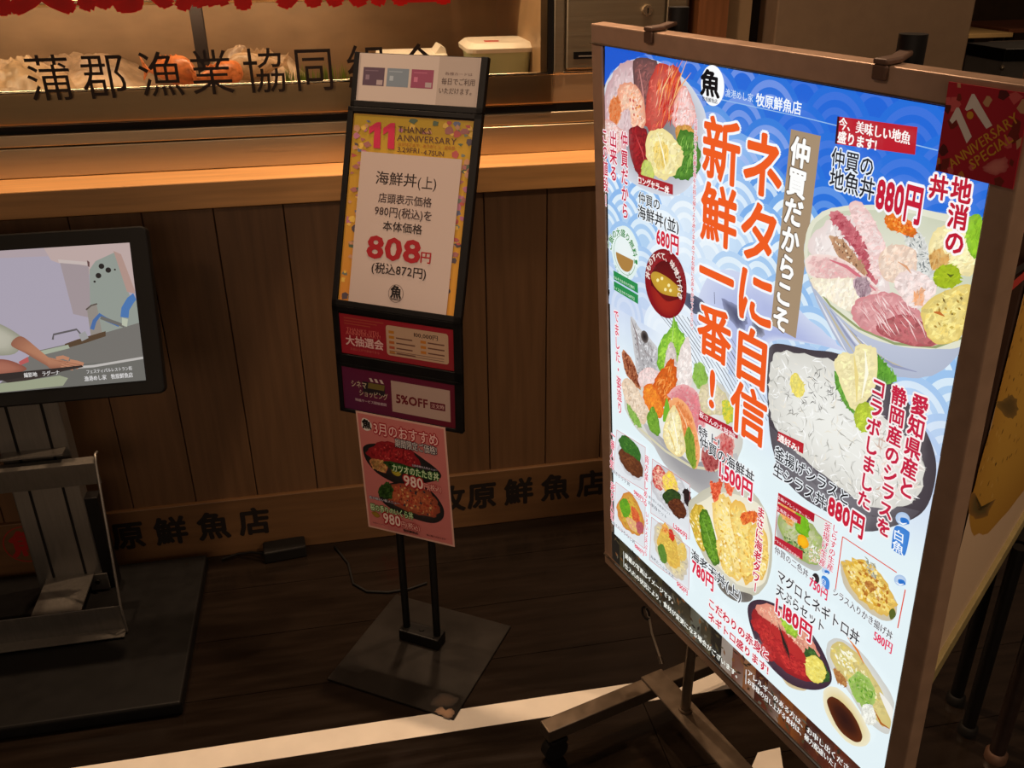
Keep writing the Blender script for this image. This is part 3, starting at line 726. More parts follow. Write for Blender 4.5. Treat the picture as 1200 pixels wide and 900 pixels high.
# header card
A = Art(SO, U2, V2, N2, base=NB+.001)
u_0, u_1, v_0, v_1 = part_quad(A, [(419, 62), (562.5, 67), (556, 130.5), (413, 119.5)])
PAP = (204, 190, 184)
um = A.uv((512, 95))[0]
A.poly([(u_0, v_0), (um, v_0), (um, v_1), (u_0, v_1)], PAP, px=False)
A.poly([(um, v_0), (u_1, v_0), (u_1, v_1), (um, v_1)], (184, 170, 163), px=False)
cw = .0465; x = A.uv((424.5, 90))[0]; yv = A.uv((450, 90))[1]
for i, c in enumerate(((92, 72, 92), (126, 142, 160), (150, 72, 104))):
    xx = x+i*(cw+.0055); h_ = .034
    A.poly([(xx, yv-h_/2), (xx+cw, yv-h_/2), (xx+cw, yv+h_/2), (xx, yv+h_/2)], c, px=False)
    A.line([(xx+.004, yv+.011), (xx+cw*.7, yv+.011)], .0018, tuple(min(255, k_+30) for k_ in c), px=False)
    A.poly([(xx+.006, yv-.006), (xx+.014, yv-.006), (xx+.014, yv+.003), (xx+.006, yv+.003)], tuple(min(255, k_+45) for k_ in c), px=False)
    if i != 1: A.poly([(xx+cw-.016, yv-.015), (xx+cw-.003, yv-.015), (xx+cw-.003, yv-.006), (xx+cw-.016, yv-.006)], (176, 160, 166), px=False)
A.text('各種カードは', (um+.014, v_0+.064), (u_1-.012, v_0+.064), (120, 100, 96), px=False, sy=.006)
A.text('毎日でご利用', (um+.008, v_0+.050), (u_1-.005, v_0+.050), (84, 66, 62), px=False, ws=1.15)
A.text('いただけます。', (um+.004, v_0+.033), (u_1-.004, v_0+.033), (84, 66, 62), px=False, ws=1.15)
tag(A.build('card_header', M_PRINT, None, (u_0-.002, u_1+.002, v_0-.006, v_1, PAP)), 'white header sheet with three payment cards on top of the poster stand', 'sign')
# anniversary poster
A = Art(SO, U2, V2, N2, base=NB+.001)
u_0, u_1, v_0, v_1 = part_quad(A, [(414.5, 133), (558, 144), (532, 374), (397, 353)])
Wd, Hd = u_1-u_0, v_1-v_0
A.grad([(u_0, v_0), (u_1, v_0), (u_1, v_1), (u_0, v_1)], [(214, 140, 60), (226, 158, 60), (196, 160, 40), (190, 160, 50)], px=False)
rnd = random.Random(12); pal = [(120, 130, 120), (110, 118, 150), (170, 110, 110), (90, 110, 90), (190, 90, 90), (200, 150, 120), (90, 80, 90), (230, 190, 90), (186, 120, 150)]
for i in range(120):
    e = rnd.random()
    if i < 45: x, y = rnd.choice((rnd.uniform(.01, .11), rnd.uniform(.89, .99))), rnd.uniform(.02, .8)
    elif i < 75: x, y = rnd.uniform(.86, .99), rnd.uniform(.3, .97)
    elif i < 95: x, y = rnd.uniform(.4, .98), rnd.uniform(.93, .99)
    else: x, y = rnd.uniform(.01, .14), rnd.uniform(.55, .98)
    r_ = rnd.uniform(.005, .011); c = (u_0+x*Wd, v_0+y*Hd); a_ = rnd.uniform(0, 6.28); ee = rnd.uniform(.4, 1)
    k_ = rnd.randint(4, 9); q_ = [(c[0]+r_*math.cos(a_+6.283*j/k_)*(1 if j % 2 else ee), c[1]+r_*ee*math.sin(a_+6.283*j/k_)*(1 if j % 2 else .8)) for j in range(k_)]
    q_ = [(min(u_1-.001, max(u_0+.001, p[0])), min(v_1-.001, max(v_0+.001, p[1]))) for p in q_]
    A.poly(q_, rnd.choice(pal), px=False)
for dx in (0, 16.5):
    A.poly([A.uv((x_+dx, y_+dx*.06)) for x_, y_ in ((432, 149), (441, 143), (446, 143), (445, 174), (437, 173), (438, 153), (432, 157))], (206, 44, 84), px=False)
A.text('THANKS', A.uv((466, 150.5)), A.uv((505, 154.5)), (92, 60, 50), bold=.012, px=False, sy=.017)
A.text('ANNIVERSARY', A.uv((465, 160)), A.uv((535, 167)), (92, 60, 50), bold=.012, px=False, sy=.017)
A.text('おかげさまで　ありがとう　記念祭', A.uv((466, 168)), A.uv((533, 174.5)), (176, 110, 50), px=False)
A.text('3.29FRI', A.uv((465, 174)), A.uv((491, 177.5)), (92, 60, 50), bold=.015, px=False, sy=.0135)
A.text('-', A.uv((493, 177.5)), A.uv((495, 178)), (92, 60, 50), px=False, sy=.0135)
A.text('4.7SUN', A.uv((496, 178)), A.uv((520, 181)), (92, 60, 50), bold=.015, px=False, sy=.0135)
tag(A.build('anniversary_poster', M_PRINT, None, (u_0-.002, u_1+.002, v_0-.002, v_1+.002, (200, 150, 50))), 'yellow anniversary poster with pink 11 in the black stand', 'poster')
# price sheet taped over it
A = Art(SO, U2, V2, N2, base=NB+.0035)
p_0, p_1, q_0, q_1 = part_quad(A, [(423, 177), (541, 187), (523, 371), (408.5, 356)])
A.poly([(p_0, q_0), (p_1, q_0), (p_1, q_1), (p_0, q_1)], (204, 186, 180), px=False)
DK = (44, 32, 32)
A.text('海鮮丼', (440, 207), (489, 213), DK, bold=.015, sy=.027)
A.text('(上)', (489, 213), (512, 216), DK, bold=.01, sy=.026)
A.text('店頭表示価格', (443.5, 230.5), (506, 238.5), (70, 54, 54), sy=.020)
A.text('980円(税込)を', (439, 246), (507, 254), (70, 54, 54), sy=.021)
A.text('本体価格', (448.5, 264), (495, 269.5), DK, bold=.018, sy=.0205)
A.text('808', (430, 287), (494, 297), (168, 30, 40), bold=.04, sy=.060)
A.text('円', (492, 301), (506, 302.5), (168, 30, 40), bold=.03, sy=.024)
A.text('(税込872円)', (435, 313), (500, 321), DK, bold=.015, sy=.023)
c = A.uv((464, 344))
A.raw([(c[0]+.0165*a, c[1]+.0175*b) for a, b in ring]+[(c[0]+.0155*a, c[1]+.0165*b) for a, b in ring], [(i, (i+1) % 40, 40+(i+1) % 40, 40+i) for i in range(40)], lin((110, 96, 92)))
A.text('魚', (c[0]-.0125, c[1]+.003), (c[0]+.0125, c[1]+.003), (30, 24, 24), bold=.05, px=False, sy=.026)
A.text('牧原鮮魚店', (c[0]-.011, c[1]-.0115), (c[0]+.011, c[1]-.0115), (40, 32, 32), bold=.03, px=False)
tag(A.build('price_sheet', M_PRINT, None, (p_0, p_1, q_0, q_1, (204, 186, 180))), 'white price sheet reading 808 yen over the yellow poster', 'sheet')
# lottery card
A = Art(SO, U1, V1, N1, base=NB+.001)
u_0, u_1, v_0, v_1 = part_quad(A, [(397, 368), (531, 389), (530, 435), (400, 412)])
A.grad([(u_0, v_0), (u_1, v_0), (u_1, v_1), (u_0, v_1)], [(172, 36, 52), (150, 44, 50), (168, 36, 52), (160, 34, 44)], px=False)
for i in range(3): A.line([(u_0+.01, v_1-.006-.006*i), (u_0+.10-.015*i, v_1-.006-.006*i)], .002, (180, 80, 60), px=False)
A.text('THANKS 11TH', (u_0+.014, v_1-.030), (u_0+.088, v_1-.030), (214, 110, 100), px=False)
A.text('ANNIVERSARY!', (u_0+.012, v_1-.0375), (u_0+.092, v_1-.0375), (214, 110, 100), px=False)
A.text('大抽選会', (u_0+.010, v_1-.054), (u_0+.098, v_1-.054), (236, 196, 190), bold=.035, px=False, sy=.023)
A.text('お買い上げで参加できる', (u_0+.02, v_1-.072), (u_0+.088, v_1-.072), (200, 100, 90), px=False)
bx0, bx1, by0, by1 = u_0+.105, u_1-.010, v_0+.010, v_1-.008
A.poly(rrect(bx0, bx1, by0, by1, .006, 0, 4) and [(p[0], p[1]) for p in rrect(bx0, bx1, by0, by1, .006, 0, 4)], (206, 170, 140), px=False)
A.text('100,000円', (bx0+.060, by1-.012), (bx0+.115, by1-.012), (66, 40, 36), bold=.03, px=False, sy=.012)
for i in range(5):
    yy = by1-.014-.011*i
    A.poly([(bx0+.006, yy-.003), (bx0+.018, yy-.003), (bx0+.018, yy+.003), (bx0+.006, yy+.003)], ((200, 130, 40), (200, 130, 40), (196, 110, 50), (190, 90, 60), (196, 130, 60))[i], px=False)
    if i: A.line([(bx0+.022, yy), (bx0+.064-.006*(i % 2), yy)], .0028, (120, 80, 66), px=False)
    if 0 < i < 4:
        A.poly([(bx0+.076, yy-.003), (bx0+.088, yy-.003), (bx0+.088, yy+.003), (bx0+.076, yy+.003)], (206, 130, 50), px=False); A.line([(bx0+.092, yy), (bx0+.128, yy)], .0028, (120, 80, 66), px=False)
for i in range(2): A.line([(bx0+.006, by0+.010-.005*i), (bx1-.01, by0+.010-.005*i)], .0014, (130, 96, 80), px=False)
tag(A.build('lottery_card', M_PRINT, None, (u_0-.002, u_1+.002, v_0-.002, v_1+.002, (160, 34, 44))), 'red prize draw card below the yellow poster', 'card')
# discount card
A = Art(SO-V1*ST['ha'], U1, V1, N1, base=NB+.001)
u_0, u_1, v_0, v_1 = part_quad(A, [(400, 429), (534, 453.5), (533, 504), (404, 478)])
A.grad([(u_0, v_0), (u_1, v_0), (u_1, v_1), (u_0, v_1)], [(96, 34, 74), (110, 24, 40), (110, 26, 50), (104, 30, 66)], px=False)
wx0 = A.uv((458, 460))[0]; wx1 = A.uv((527, 478))[0]
A.poly([(wx0, v_0+.013), (wx1, v_0+.013), (wx1, v_1-.013), (wx0, v_1-.013)], (196, 166, 152), px=False)
A.text('5%OFF', A.uv((463, 467)), A.uv((501, 474.5)), (116, 28, 40), bold=.05, px=False, sy=.027)
b0 = A.uv((503.5, 475.5)); b1 = A.uv((521, 478))
A.poly([(b0[0], b0[1]-.008), (b1[0], b0[1]-.008), (b1[0], b0[1]+.008), (b0[0], b0[1]+.008)], (112, 30, 48), px=False)
A.text('注文時', (b0[0]+.002, b0[1]), (b1[0]-.002, b0[1]), (220, 186, 176), px=False, ws=1.1)
A.poly([(u_0+.046, v_1-.026), (u_0+.098, v_1-.026), (u_0+.098, v_1-.052), (u_0+.046, v_1-.052)], (44, 34, 40), px=False)
for i in range(3): A.poly([(u_0+.062+.012*i, v_1-.016), (u_0+.068+.012*i, v_1-.016), (u_0+.072+.012*i, v_1-.024), (u_0+.066+.012*i, v_1-.024)], (216, 196, 186), px=False)
A.poly([(u_0+.06, v_1-.027), (u_0+.098, v_1-.027), (u_0+.096, v_1-.040), (u_0+.058, v_1-.040)], (120, 104, 50), px=False)
A.text('シネマ', (u_0+.018, v_1-.035), (u_0+.056, v_1-.035), (206, 190, 160), bold=.02, px=False, sy=.017)
A.text('ショッピング', (u_0+.036, v_1-.053), (u_0+.104, v_1-.053), (206, 190, 160), bold=.02, px=False, sy=.016)
A.text('映画サービス開催期間', (u_0+.026, v_1-.071), (u_0+.100, v_1-.071), (216, 190, 196), bold=.02, px=False)
tag(A.build('discount_card', M_PRINT, None, (u_0-.002, u_1+.002, v_0-.001, v_1+.002, (100, 30, 60))), 'dark purple card with white 5%OFF box, lowest card in the stand', 'card')
# hanging recommendation sheet
HB = SO-V1*(ST['ha']+ST['hb'])
c_tl = at_plane((417, 481), HB+N1*.002, N1); c_tr = at_plane((522, 501), HB+N1*.002, N1)
swd = (c_tr-c_tl).length; sht = swd*1.30; SHU = (c_tr-c_tl).normalized()
a1_, b1s = math.radians(5.), math.radians(5.5)
SHV = V1*math.cos(a1_)*math.cos(b1s)-N1*math.sin(a1_)*math.cos(b1s)-U1*math.sin(b1s)
A = Art(c_tl, SHU, SHV, SHU.cross(SHV).normalized(), base=.0012)
PK = (206, 120, 116)
def PU(p):      # photographed point on the hanging sheet -> sheet coordinates (bilinear over its corners)
    (x0, y0), (x1, y1), (x2, y2), (x3, y3) = (417, 481), (522, 501), (535, 638.5), (430, 620)
    s_, t_ = .5, .5
    for _ in range(12):
        X = (1-s_)*(1-t_)*x0+s_*(1-t_)*x1+s_*t_*x2+(1-s_)*t_*x3-p[0]; Y = (1-s_)*(1-t_)*y0+s_*(1-t_)*y1+s_*t_*y2+(1-s_)*t_*y3-p[1]
        a1, a2 = (1-t_)*(x1-x0)+t_*(x2-x3), (1-s_)*(x3-x0)+s_*(x2-x1); c1, c2 = (1-t_)*(y1-y0)+t_*(y2-y3), (1-s_)*(y3-y0)+s_*(y2-y1)
        dd = a1*c2-a2*c1; s_ -= (X*c2-Y*a2)/dd; t_ -= (a1*Y-c1*X)/dd
    return (s_*swd, -t_*sht)
A.uv = PU; A.defer = True; A.tex = True
A.poly([(.004, -sht+.004), (swd-.004, -sht+.004), (swd-.004, -.004), (.004, -.004)], PK, px=False)
A.blob([(425, 490), (431, 491), (436, 497), (435, 503), (429, 504), (424, 499)], (230, 220, 210), px=True)
A.text('魚', (424.5, 495.5), (435.5, 497.5), (24, 20, 20), bold=.08)
A.text('3月のおすすめ', (438, 500), (515, 516), (240, 196, 190), halo=(176, 26, 40), hw=.09, bold=.02, sy=.030)
A.text('期間限定ご価格!', (464, 518.5), (513, 526), (226, 214, 210), halo=(40, 48, 60), hw=.09, bold=.01, sy=.020)
A.blob([(425, 527), (428, 521), (440, 519), (470, 520), (500, 538), (517, 552), (514, 560), (490, 566), (472, 568), (445, 556), (430, 541)], (50, 44, 44), (24, 22, 24))
A.blob([(429, 528), (440, 520), (455, 516), (475, 522), (490, 534), (490, 546), (465, 541), (440, 538)], (186, 40, 46), (140, 26, 36), .08, 4)
A.scatter([(432, 530), (450, 519), (478, 527), (488, 541), (450, 539)], 60, .006, .003, [(220, 90, 84), (150, 24, 34), (200, 56, 60)], seed=4)
A.blob([(434, 537), (446, 538), (455, 546), (452, 553), (440, 549), (434, 543)], (226, 186, 110), (206, 120, 80), .08, 4)
A.blob([(460, 548), (468, 547), (472, 552), (468, 557), (461, 554)], (206, 190, 60), (170, 150, 40)); A.blob([(452, 539), (490, 548), (500, 556), (470, 552), (455, 546)], (60, 100, 44), (34, 64, 28), .1, 3)
A.text('カツオのたたき丼', (460, 546), (516, 557), (226, 240, 200), halo=(44, 124, 40), hw=.09, bold=.02, sy=.020)
A.text('土佐名物の人気メニュー', (484, 543), (514, 549), (220, 214, 220), halo=(70, 50, 96), hw=.08)
A.text('980', (474, 560), (498, 566), (244, 220, 210), halo=(176, 24, 34), hw=.10, bold=.03, sy=.034)
A.text('円(税込)', (498, 567), (519, 571), (236, 190, 180), halo=(176, 24, 34), hw=.09, sy=.016)
A.blob([(444, 573), (456, 566), (480, 563), (505, 572), (520, 590), (521, 604), (510, 611), (490, 608), (462, 598), (446, 586)], (64, 56, 56), (26, 24, 28))
A.blob([(446, 574), (460, 567), (485, 566), (506, 575), (516, 592), (512, 603), (492, 602), (464, 592)], (206, 110, 70), (150, 70, 50), .06, 6)
A.scatter([(448, 574), (470, 567), (495, 570), (514, 592), (506, 602), (470, 592)], 90, .008, .005, [(226, 150, 90), (230, 190, 130), (176, 50, 40), (200, 80, 60), (60, 60, 70)], seed=5)
A.blob([(443, 578), (448, 568), (456, 565), (462, 574), (458, 584), (448, 584)], (70, 110, 44), (40, 74, 28), .15, 5)
A.text('桜の香りのいくら丼', (433, 593), (486, 605), (226, 240, 200), halo=(44, 124, 40), hw=.09, bold=.02, sy=.018)
A.text('春の味わい新メニュー', (432, 581), (470, 591), (220, 214, 220), halo=(70, 50, 96), hw=.08)
A.text('980', (449, 606), (471, 612), (244, 220, 210), halo=(176, 24, 34), hw=.10, bold=.03, sy=.034)
A.text('円(税込)', (471, 613), (494, 618), (236, 190, 180), halo=(176, 24, 34), hw=.09, sy=.016)
A.blob([(434, 602), (440, 601), (445, 606), (440, 608)], (176, 140, 50), (150, 110, 40))
A.text('牧原鮮魚店', (474, 621.5), (492, 624), (50, 30, 30), bold=.05)
A.text('写真はイメージです', (436, 613.5), (452, 616.5), (110, 60, 56)); A.text('数に限りがあります', (502, 625.5), (525, 629), (90, 40, 40), bold=.02)
A.flush()
tag(A.build('recommendation_sheet', M_PRINT, None, (0, swd, -sht, 0, (222, 176, 160))), 'pink menu sheet with two bowls hanging below the purple card', 'sheet')

# ================================================================== big lit menu board
ys, tl_, tt = 1.284765, .067088, .0024888
sd = Vector((math.cos(ys), -math.sin(ys), 0)); nh = Vector((-math.sin(ys), -math.cos(ys), 0)); zz = Vector((0, 0, 1))
zl_ = zz*math.cos(tl_)+nh*math.sin(tl_); SN = nh*math.cos(tl_)-zz*math.sin(tl_)
SV = zl_*math.cos(tt)+sd*math.sin(tt); SU = sd*math.cos(tt)-zl_*math.sin(tt)
P0 = CAM + ray((708, 52.5)).normalized()*1.45
PW, PH, FB = .6662, .957, .0282
board = thing('lit_menu_board', 'large backlit seafood bowl menu board in a slim brown frame', 'sign', tuple(P0+SU*PW/2-SV*PH))
def bar(u0_, u1_, v0_, v1_, d0=-.020, d1=.005): return MB().obox(P0+SU*u0_+SV*v0_+SN*d0, SU*(u1_-u0_), SV*(v1_-v0_), SN*(d1-d0))
m = MB()
for a_ in ((-FB, PW+FB, 0, FB), (-FB, PW+FB, -PH-FB, -PH), (-FB, 0, -PH, 0), (PW, PW+FB, -PH, 0)):
    q = bar(*a_); m.add(q.v, q.f)
m.build('frame', M_BROWN, board, .0018, 2)
m = MB()
for a_ in ((0, PW, -.0022, 0), (0, PW, -PH, -PH+.0022), (0, .003, -PH, 0), (PW-.0022, PW, -PH, 0)):
    q = bar(*a_, d0=-.004, d1=.0012); m.add(q.v, q.f)
m.build('inner_gasket', M_BLACK, board)
for a_ in ((-FB+.001, PW+FB-.001, .0005, .0022), (-FB+.001, PW+FB-.001, -PH-.006, -PH-.003)):
    bar(*a_, d0=.0045, d1=.0085).build('snap_edge', M_BRONZE, board, .0006, 1)
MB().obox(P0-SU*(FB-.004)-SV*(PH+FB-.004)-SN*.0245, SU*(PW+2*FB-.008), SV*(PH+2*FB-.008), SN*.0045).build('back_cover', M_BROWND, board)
A = Art(P0, SU, SV, SN, base=.0006); A.flat = False; A.defer = True; A.clip = (.0008, PW-.0008, -PH+.0008, -.0008)
def UVr(a, b, c, d): return [(a, b), (c, b), (c, d), (a, d)]
# printed background: blue at the top, pale water, white below
def mix(a, b, t): t = max(0, min(1, t)); return tuple(a[i]+(b[i]-a[i])*t for i in range(3))
BL, PALE, WH = (28, 92, 212), (204, 226, 244), (228, 242, 246)
def glow(s, t):            # soft white printed glow round the headline
    if t < .06 or t > .60: return 0
    e = 1-max(0, abs(s-.335)-.10)/.08
    return max(0, min(1, e))*max(0, min(1, (t-.07)/.04))*max(0, min(1, (.60-t)/.06))*.85
def bgc(s, t):
    lim = .155+.10*max(0, s-.62)
    if s > .60: c = mix(BL, (40, 110, 220), t/.15) if t < lim else PALE
    else: c = mix((34, 98, 214), (92, 150, 226), (t-.02)/.10) if t < .12 else mix((92, 150, 226), PALE, (t-.12)/.07)
    g = max(glow(s, t), 0)
    if t > .30: c = mix(c, (206, 218, 240), (t-.3)/.1)
    c = mix(c, (238, 246, 252), g)
    if t > .42: c = mix(c, WH, (t-.42)/.12)
    return c
NX, NY = 40, 60; vs = []; cs = []; fs = []
for j in range(NY+1):
    for i in range(NX+1):
        vs.append((PW*i/NX, -PH*j/NY)); cs.append(lin(bgc(i/NX, j/NY)))
for j in range(NY):
    for i in range(NX): fs.append((j*(NX+1)+i, (j+1)*(NX+1)+i, (j+1)*(NX+1)+i+1, j*(NX+1)+i+1))
A.raw(vs, fs, cs)
# wave scales
def scale(cx, cy, r, cols):
    for q, c in zip((1., .84, .68, .53, .38), cols):
        pts = []
        for i in range(25):
            a = math.pi*i/24; pts.append((max(.001, min(PW-.001, cx+r*q*math.cos(a))), min(-.001, cy+r*q*math.sin(a))))
        if pts[0][0]-pts[-1][0] > .004: A.raw(pts, [tuple(range(25))], lin(c), up=False)
        A.k += 1
rW = .052
rows = 0; y = -.004
while y > -.40:
    k0 = A.k
    x = -rW*(rows % 2)
    while x < PW+rW:
        s_, t_ = x/PW, -y/PH; b = bgc(max(0, min(1, s_)), t_); fade = (1 if t_ < .16 else max(.0, 1-(t_-.16)/.30))*(1-.75*glow(max(0, min(1, s_)), t_))
        dk = mix(b, mix(b, (40, 120, 220), .55), fade); lt_ = mix(b, mix(b, (150, 170, 236) if t_ < .13 else (240, 250, 255), .62 if s_ < .62 or t_ > .16 else .25), max(.12, fade))
        A.k = k0; scale(x, y-.02, rW, (dk, lt_, mix(b, dk, .6), lt_, mix(b, dk, .5))); x += 2*rW
    y -= rW*.5; rows += 1
A.poly([(710, 54), (760, 62), (740, 70), (718, 82), (708.5, 100)], (22, 88, 206))
A.line([(816, 110), (945, 138), (1100, 176)], .0011, (150, 190, 236))
# sea and boat photograph behind the headline
A.blob([(838, 320), (900, 330), (962, 385), (990, 410), (960, 404), (905, 400), (880, 440), (840, 420), (812, 372)], (168, 178, 222), (206, 214, 238), .03)
A.blob([(800, 343), (815, 346), (832, 360), (822, 369), (806, 360)], (70, 74, 96), (96, 100, 120), .08); A.blob([(846, 352), (862, 356), (876, 372), (873, 386), (858, 378)], (78, 80, 108), (140, 146, 180), .12); A.blob([(882, 372), (893, 376), (897, 392), (886, 394)], (84, 84, 100), (160, 164, 190), .1)
for i in range(16):
    x0_ = 764+i*6; A.line([(x0_, 356+i*2.2), (x0_+34+i, 398+i*5.2), (x0_+64, 452+i*3.4)], .0011+.0005*(i % 3), ((120, 124, 130), (90, 92, 98), (160, 166, 172))[i % 3])
A.line([(838, 342), (838.5, 356)], .0010, (70, 70, 90))

A.tex = True
# --- sashimi bowl, top left
A.blob([(708.5, 112), (718, 86), (735, 72), (765, 69), (798, 88), (818, 112), (829, 142), (824, 192), (803, 224), (776, 229), (742, 214), (714, 188)], (120, 116, 118), (212, 216, 226))
A.blob([(708.5, 120), (716, 92), (728, 76), (748, 72), (752, 100), (748, 150), (735, 170), (712, 172)], (228, 206, 206), (200, 160, 164), .05, 3)
A.blob([(743, 72), (770, 72), (772, 84), (764, 120), (757, 140), (748, 116)], (150, 92, 88), (92, 66, 68), .05, 5); A.line([(750, 80), (754, 104), (757, 130)], .004, (196, 130, 124), taper=True)
A.blob([(770, 78), (790, 76), (799, 92), (790, 130), (770, 156), (757, 146), (759, 112)], (214, 104, 88), (186, 60, 54), .06, 6)
A.blob([(797, 104), (806, 102), (816, 128), (815, 142), (803, 156), (792, 150), (788, 132)], (248, 232, 230), (232, 150, 140), .05, 7)
A.scatter([(772, 80), (796, 82), (796, 140), (768, 150)], 80, .022, .0022, [(246, 140, 80), (196, 30, 30), (240, 180, 150), (226, 70, 40)], ang=68, spread=14, seed=6, curve=.2)
for k, (p, q, r) in enumerate((((783, 118), (790, 92), (801, 70)), ((778, 126), (786, 100), (795, 73)), ((788, 124), (796, 96), (806, 71)), ((784, 128), (798, 102), (811, 85)), ((774, 124), (778, 104), (790, 80)))):
    A.line([p, q, r], .0024, ((240, 130, 60), (226, 90, 40), (250, 190, 120), (240, 170, 110), (250, 200, 140))[k], taper=True)
A.blob([(726, 102), (738, 96), (750, 104), (757, 124), (757, 146), (750, 158), (742, 148), (738, 124), (730, 130), (724, 122)], (238, 206, 180), (226, 150, 120), .04, 8)
A.blob([(716, 118), (724, 112), (729, 122), (727, 142), (720, 150), (715, 134)], (226, 110, 50), (236, 160, 110), .12, 9); A.scatter([(738, 108), (750, 112), (754, 140), (742, 136)], 20, .006, .004, [(236, 150, 80), (250, 240, 232), (200, 90, 80)], seed=8)
A.blob([(709, 140), (726, 148), (736, 160), (728, 178), (709, 176)], (240, 226, 222), (220, 160, 150), .08, 3)
A.blob([(738, 152), (756, 150), (764, 170), (764, 198), (752, 206), (742, 190)], (172, 34, 40), (122, 24, 32), .05, 9); A.line([(746, 158), (754, 178), (758, 196)], .003, (206, 80, 80), taper=True)
A.blob([(792, 152), (806, 146), (817, 156), (818, 166), (800, 172)], (222, 170, 90), (196, 130, 60), .06)
A.blob([(795, 160), (806, 152), (818, 162), (822, 188), (814, 208), (798, 212), (788, 200)], (106, 158, 60), (62, 116, 36), .09, 11)
A.scatter([(798, 160), (812, 158), (820, 185), (808, 206), (796, 200)], 60, .013, .002, [(150, 196, 90), (60, 110, 40), (90, 150, 56)], ang=62, spread=22, seed=9)
A.blob([(760, 158), (772, 150), (786, 156), (799, 172), (802, 186), (792, 204), (776, 210), (764, 200), (758, 178)], (252, 240, 186), (240, 222, 150), .05, 12)
A.blob([(768, 168), (780, 166), (786, 184), (778, 200), (768, 192)], (236, 200, 96), (248, 232, 166), .05); A.line([(772, 156), (778, 178), (782, 200)], .003, (255, 252, 226), taper=True)
A.blob([(753, 196), (757, 187), (764, 192), (768, 206), (762, 213), (754, 208)], (214, 222, 130), (178, 192, 84), .05)
A.tex = False
# --- round fish emblem and shop name
A.ell((836.5, 100), 13.6, 24, -3, (252, 254, 255)); A.text('魚', (824.5, 95), (848, 99), (18, 16, 18), bold=.045, sy=.034)
A.text('牧原鮮魚店', (827, 115), (845, 118), (40, 40, 50), bold=.03)
A.text('漁港めし家', (854, 107.5), (887, 114.5), (214, 230, 250), bold=.01, sy=0.0106)
A.text('牧原鮮魚店', (890, 115.5), (944, 126.5), (244, 250, 255), bold=.03, sy=0.0160)
# --- soup and rice marks
A.ell((734, 296), 15.5, 32, -6, (236, 244, 244), (222, 238, 236)); 
q_ = []
c_ = A.uv((733, 299)); RX, RY2 = abs(A.uv((749, 299))[0]-A.uv((718, 299))[0])/2, abs(A.uv((734, 328))[1]-A.uv((734, 266))[1])/2
def arc(c, rx, ry, a0, a1, n=18): return [(c[0]+rx*math.cos(math.radians(a0+(a1-a0)*i/n)), c[1]+ry*math.sin(math.radians(a0+(a1-a0)*i/n))) for i in range(n+1)]
A.line(arc(c_, RX*.80, RY2*.72, 0, 360, 36), .0010, (120, 160, 120), px=False)
A.poly(arc((c_[0], c_[1]-.001), RX*.66, RY2*.58, 180, 360), (172, 128, 66), px=False)
def arctext(t, c, rx, ry, a0, a1, size, col, bold=.02, halo=None):
    for i, chh in enumerate(t):
        a = math.radians(a0+(a1-a0)*(i+.5)/len(t)); p = Vector((c[0]+rx*math.cos(a), c[1]+ry*math.sin(a))); d = Vector((math.sin(a), -math.cos(a)))
        A.text(chh, tuple(p-d*size/2), tuple(p+d*size/2), col, bold=bold, px=False, snap=False, sy=size, halo=halo)
arctext('ご飯の大盛り無料!', c_, RX*.98, RY2*.86, 182, -8, RX*.36, (40, 130, 60), .03, (240, 248, 244))
arctext('セルフサービス', c_, RX*.72, RY2*.80, 215, 325, .006, (60, 140, 80))
for (a, b, c, d), t in ((((720, 316.5), (748.5, 332.5), (749, 343.5), (720.5, 327)), 'おみそ汁おかわり無料'), (((720.5, 329), (749, 345.5), (749, 356), (720.5, 339)), 'ライスおかわり50円引')):
    A.poly([a, b, c, d], (34, 138, 72)); A.text(t, ((a[0]+d[0])/2+1.5, (a[1]+d[1])/2+.5), ((b[0]+c[0])/2-1.5, (b[1]+c[1])/2-.5), (214, 240, 214), bold=.01, snap=True)
A.ell((781.5, 332), 24, 41, -8, (150, 22, 30), (132, 16, 26), 28)
A.ell((783, 336), 18.5, 31, -10, (110, 20, 22), (90, 14, 18)); A.blob([(764, 334), (782, 352), (799, 350), (797, 362), (788, 370), (776, 366), (767, 352)], (166, 40, 30), (140, 26, 26))
A.blob([(764, 322), (770, 318), (784, 325), (797, 337), (798, 346), (790, 347), (776, 343), (767, 333)], (206, 166, 56), (190, 146, 46))
def rad(c, rx, ry): return abs(A.uv((c[0]+rx, c[1]))[0]-A.uv((c[0]-rx, c[1]))[0])/2, abs(A.uv((c[0], c[1]+ry))[1]-A.uv((c[0], c[1]-ry))[1])/2
rx_, ry_ = rad((781.5, 332), 24, 36); arctext('丼ものすべて、味噌汁付き', A.uv((781.5, 331)), rx_*.80, ry_*.86, 188, -18, .0125, (250, 236, 226), .03)
for p in ((772, 328), (777, 326), (781, 339), (787, 340), (785, 334)): A.ell(p, 1.6, 2.0, 0, (250, 236, 170), None, 8)
A.text('ロングセラー丼', (751, 211), (788, 221.5), (255, 245, 240))
A.poly([(749.5, 203.5), (790, 216), (790, 228), (749.5, 215)], (166, 22, 34)); A.text('ロングセラー丼', (751, 209.5), (788.5, 222), (255, 245, 240), bold=.03, sy=0.0129)
A.text('仲買の', (752, 231), (778, 238.5), (20, 20, 24), halo=(240, 246, 250), bold=.02)
A.text('海鮮丼(並)', (751, 247), (800, 265), (20, 20, 24), halo=(240, 246, 250), bold=.02, sy=0.0228)
A.text('680円', (773, 276), (800, 286.5), (206, 36, 58), halo=(244, 246, 250), bold=.05, sy=0.0319)
RD, HW_ = (196, 36, 66), (250, 236, 240)
A.text('仲買だから', (735.5, 153), (736.5, 256), RD, halo=HW_, vert=True, bold=.03, ws=.74)
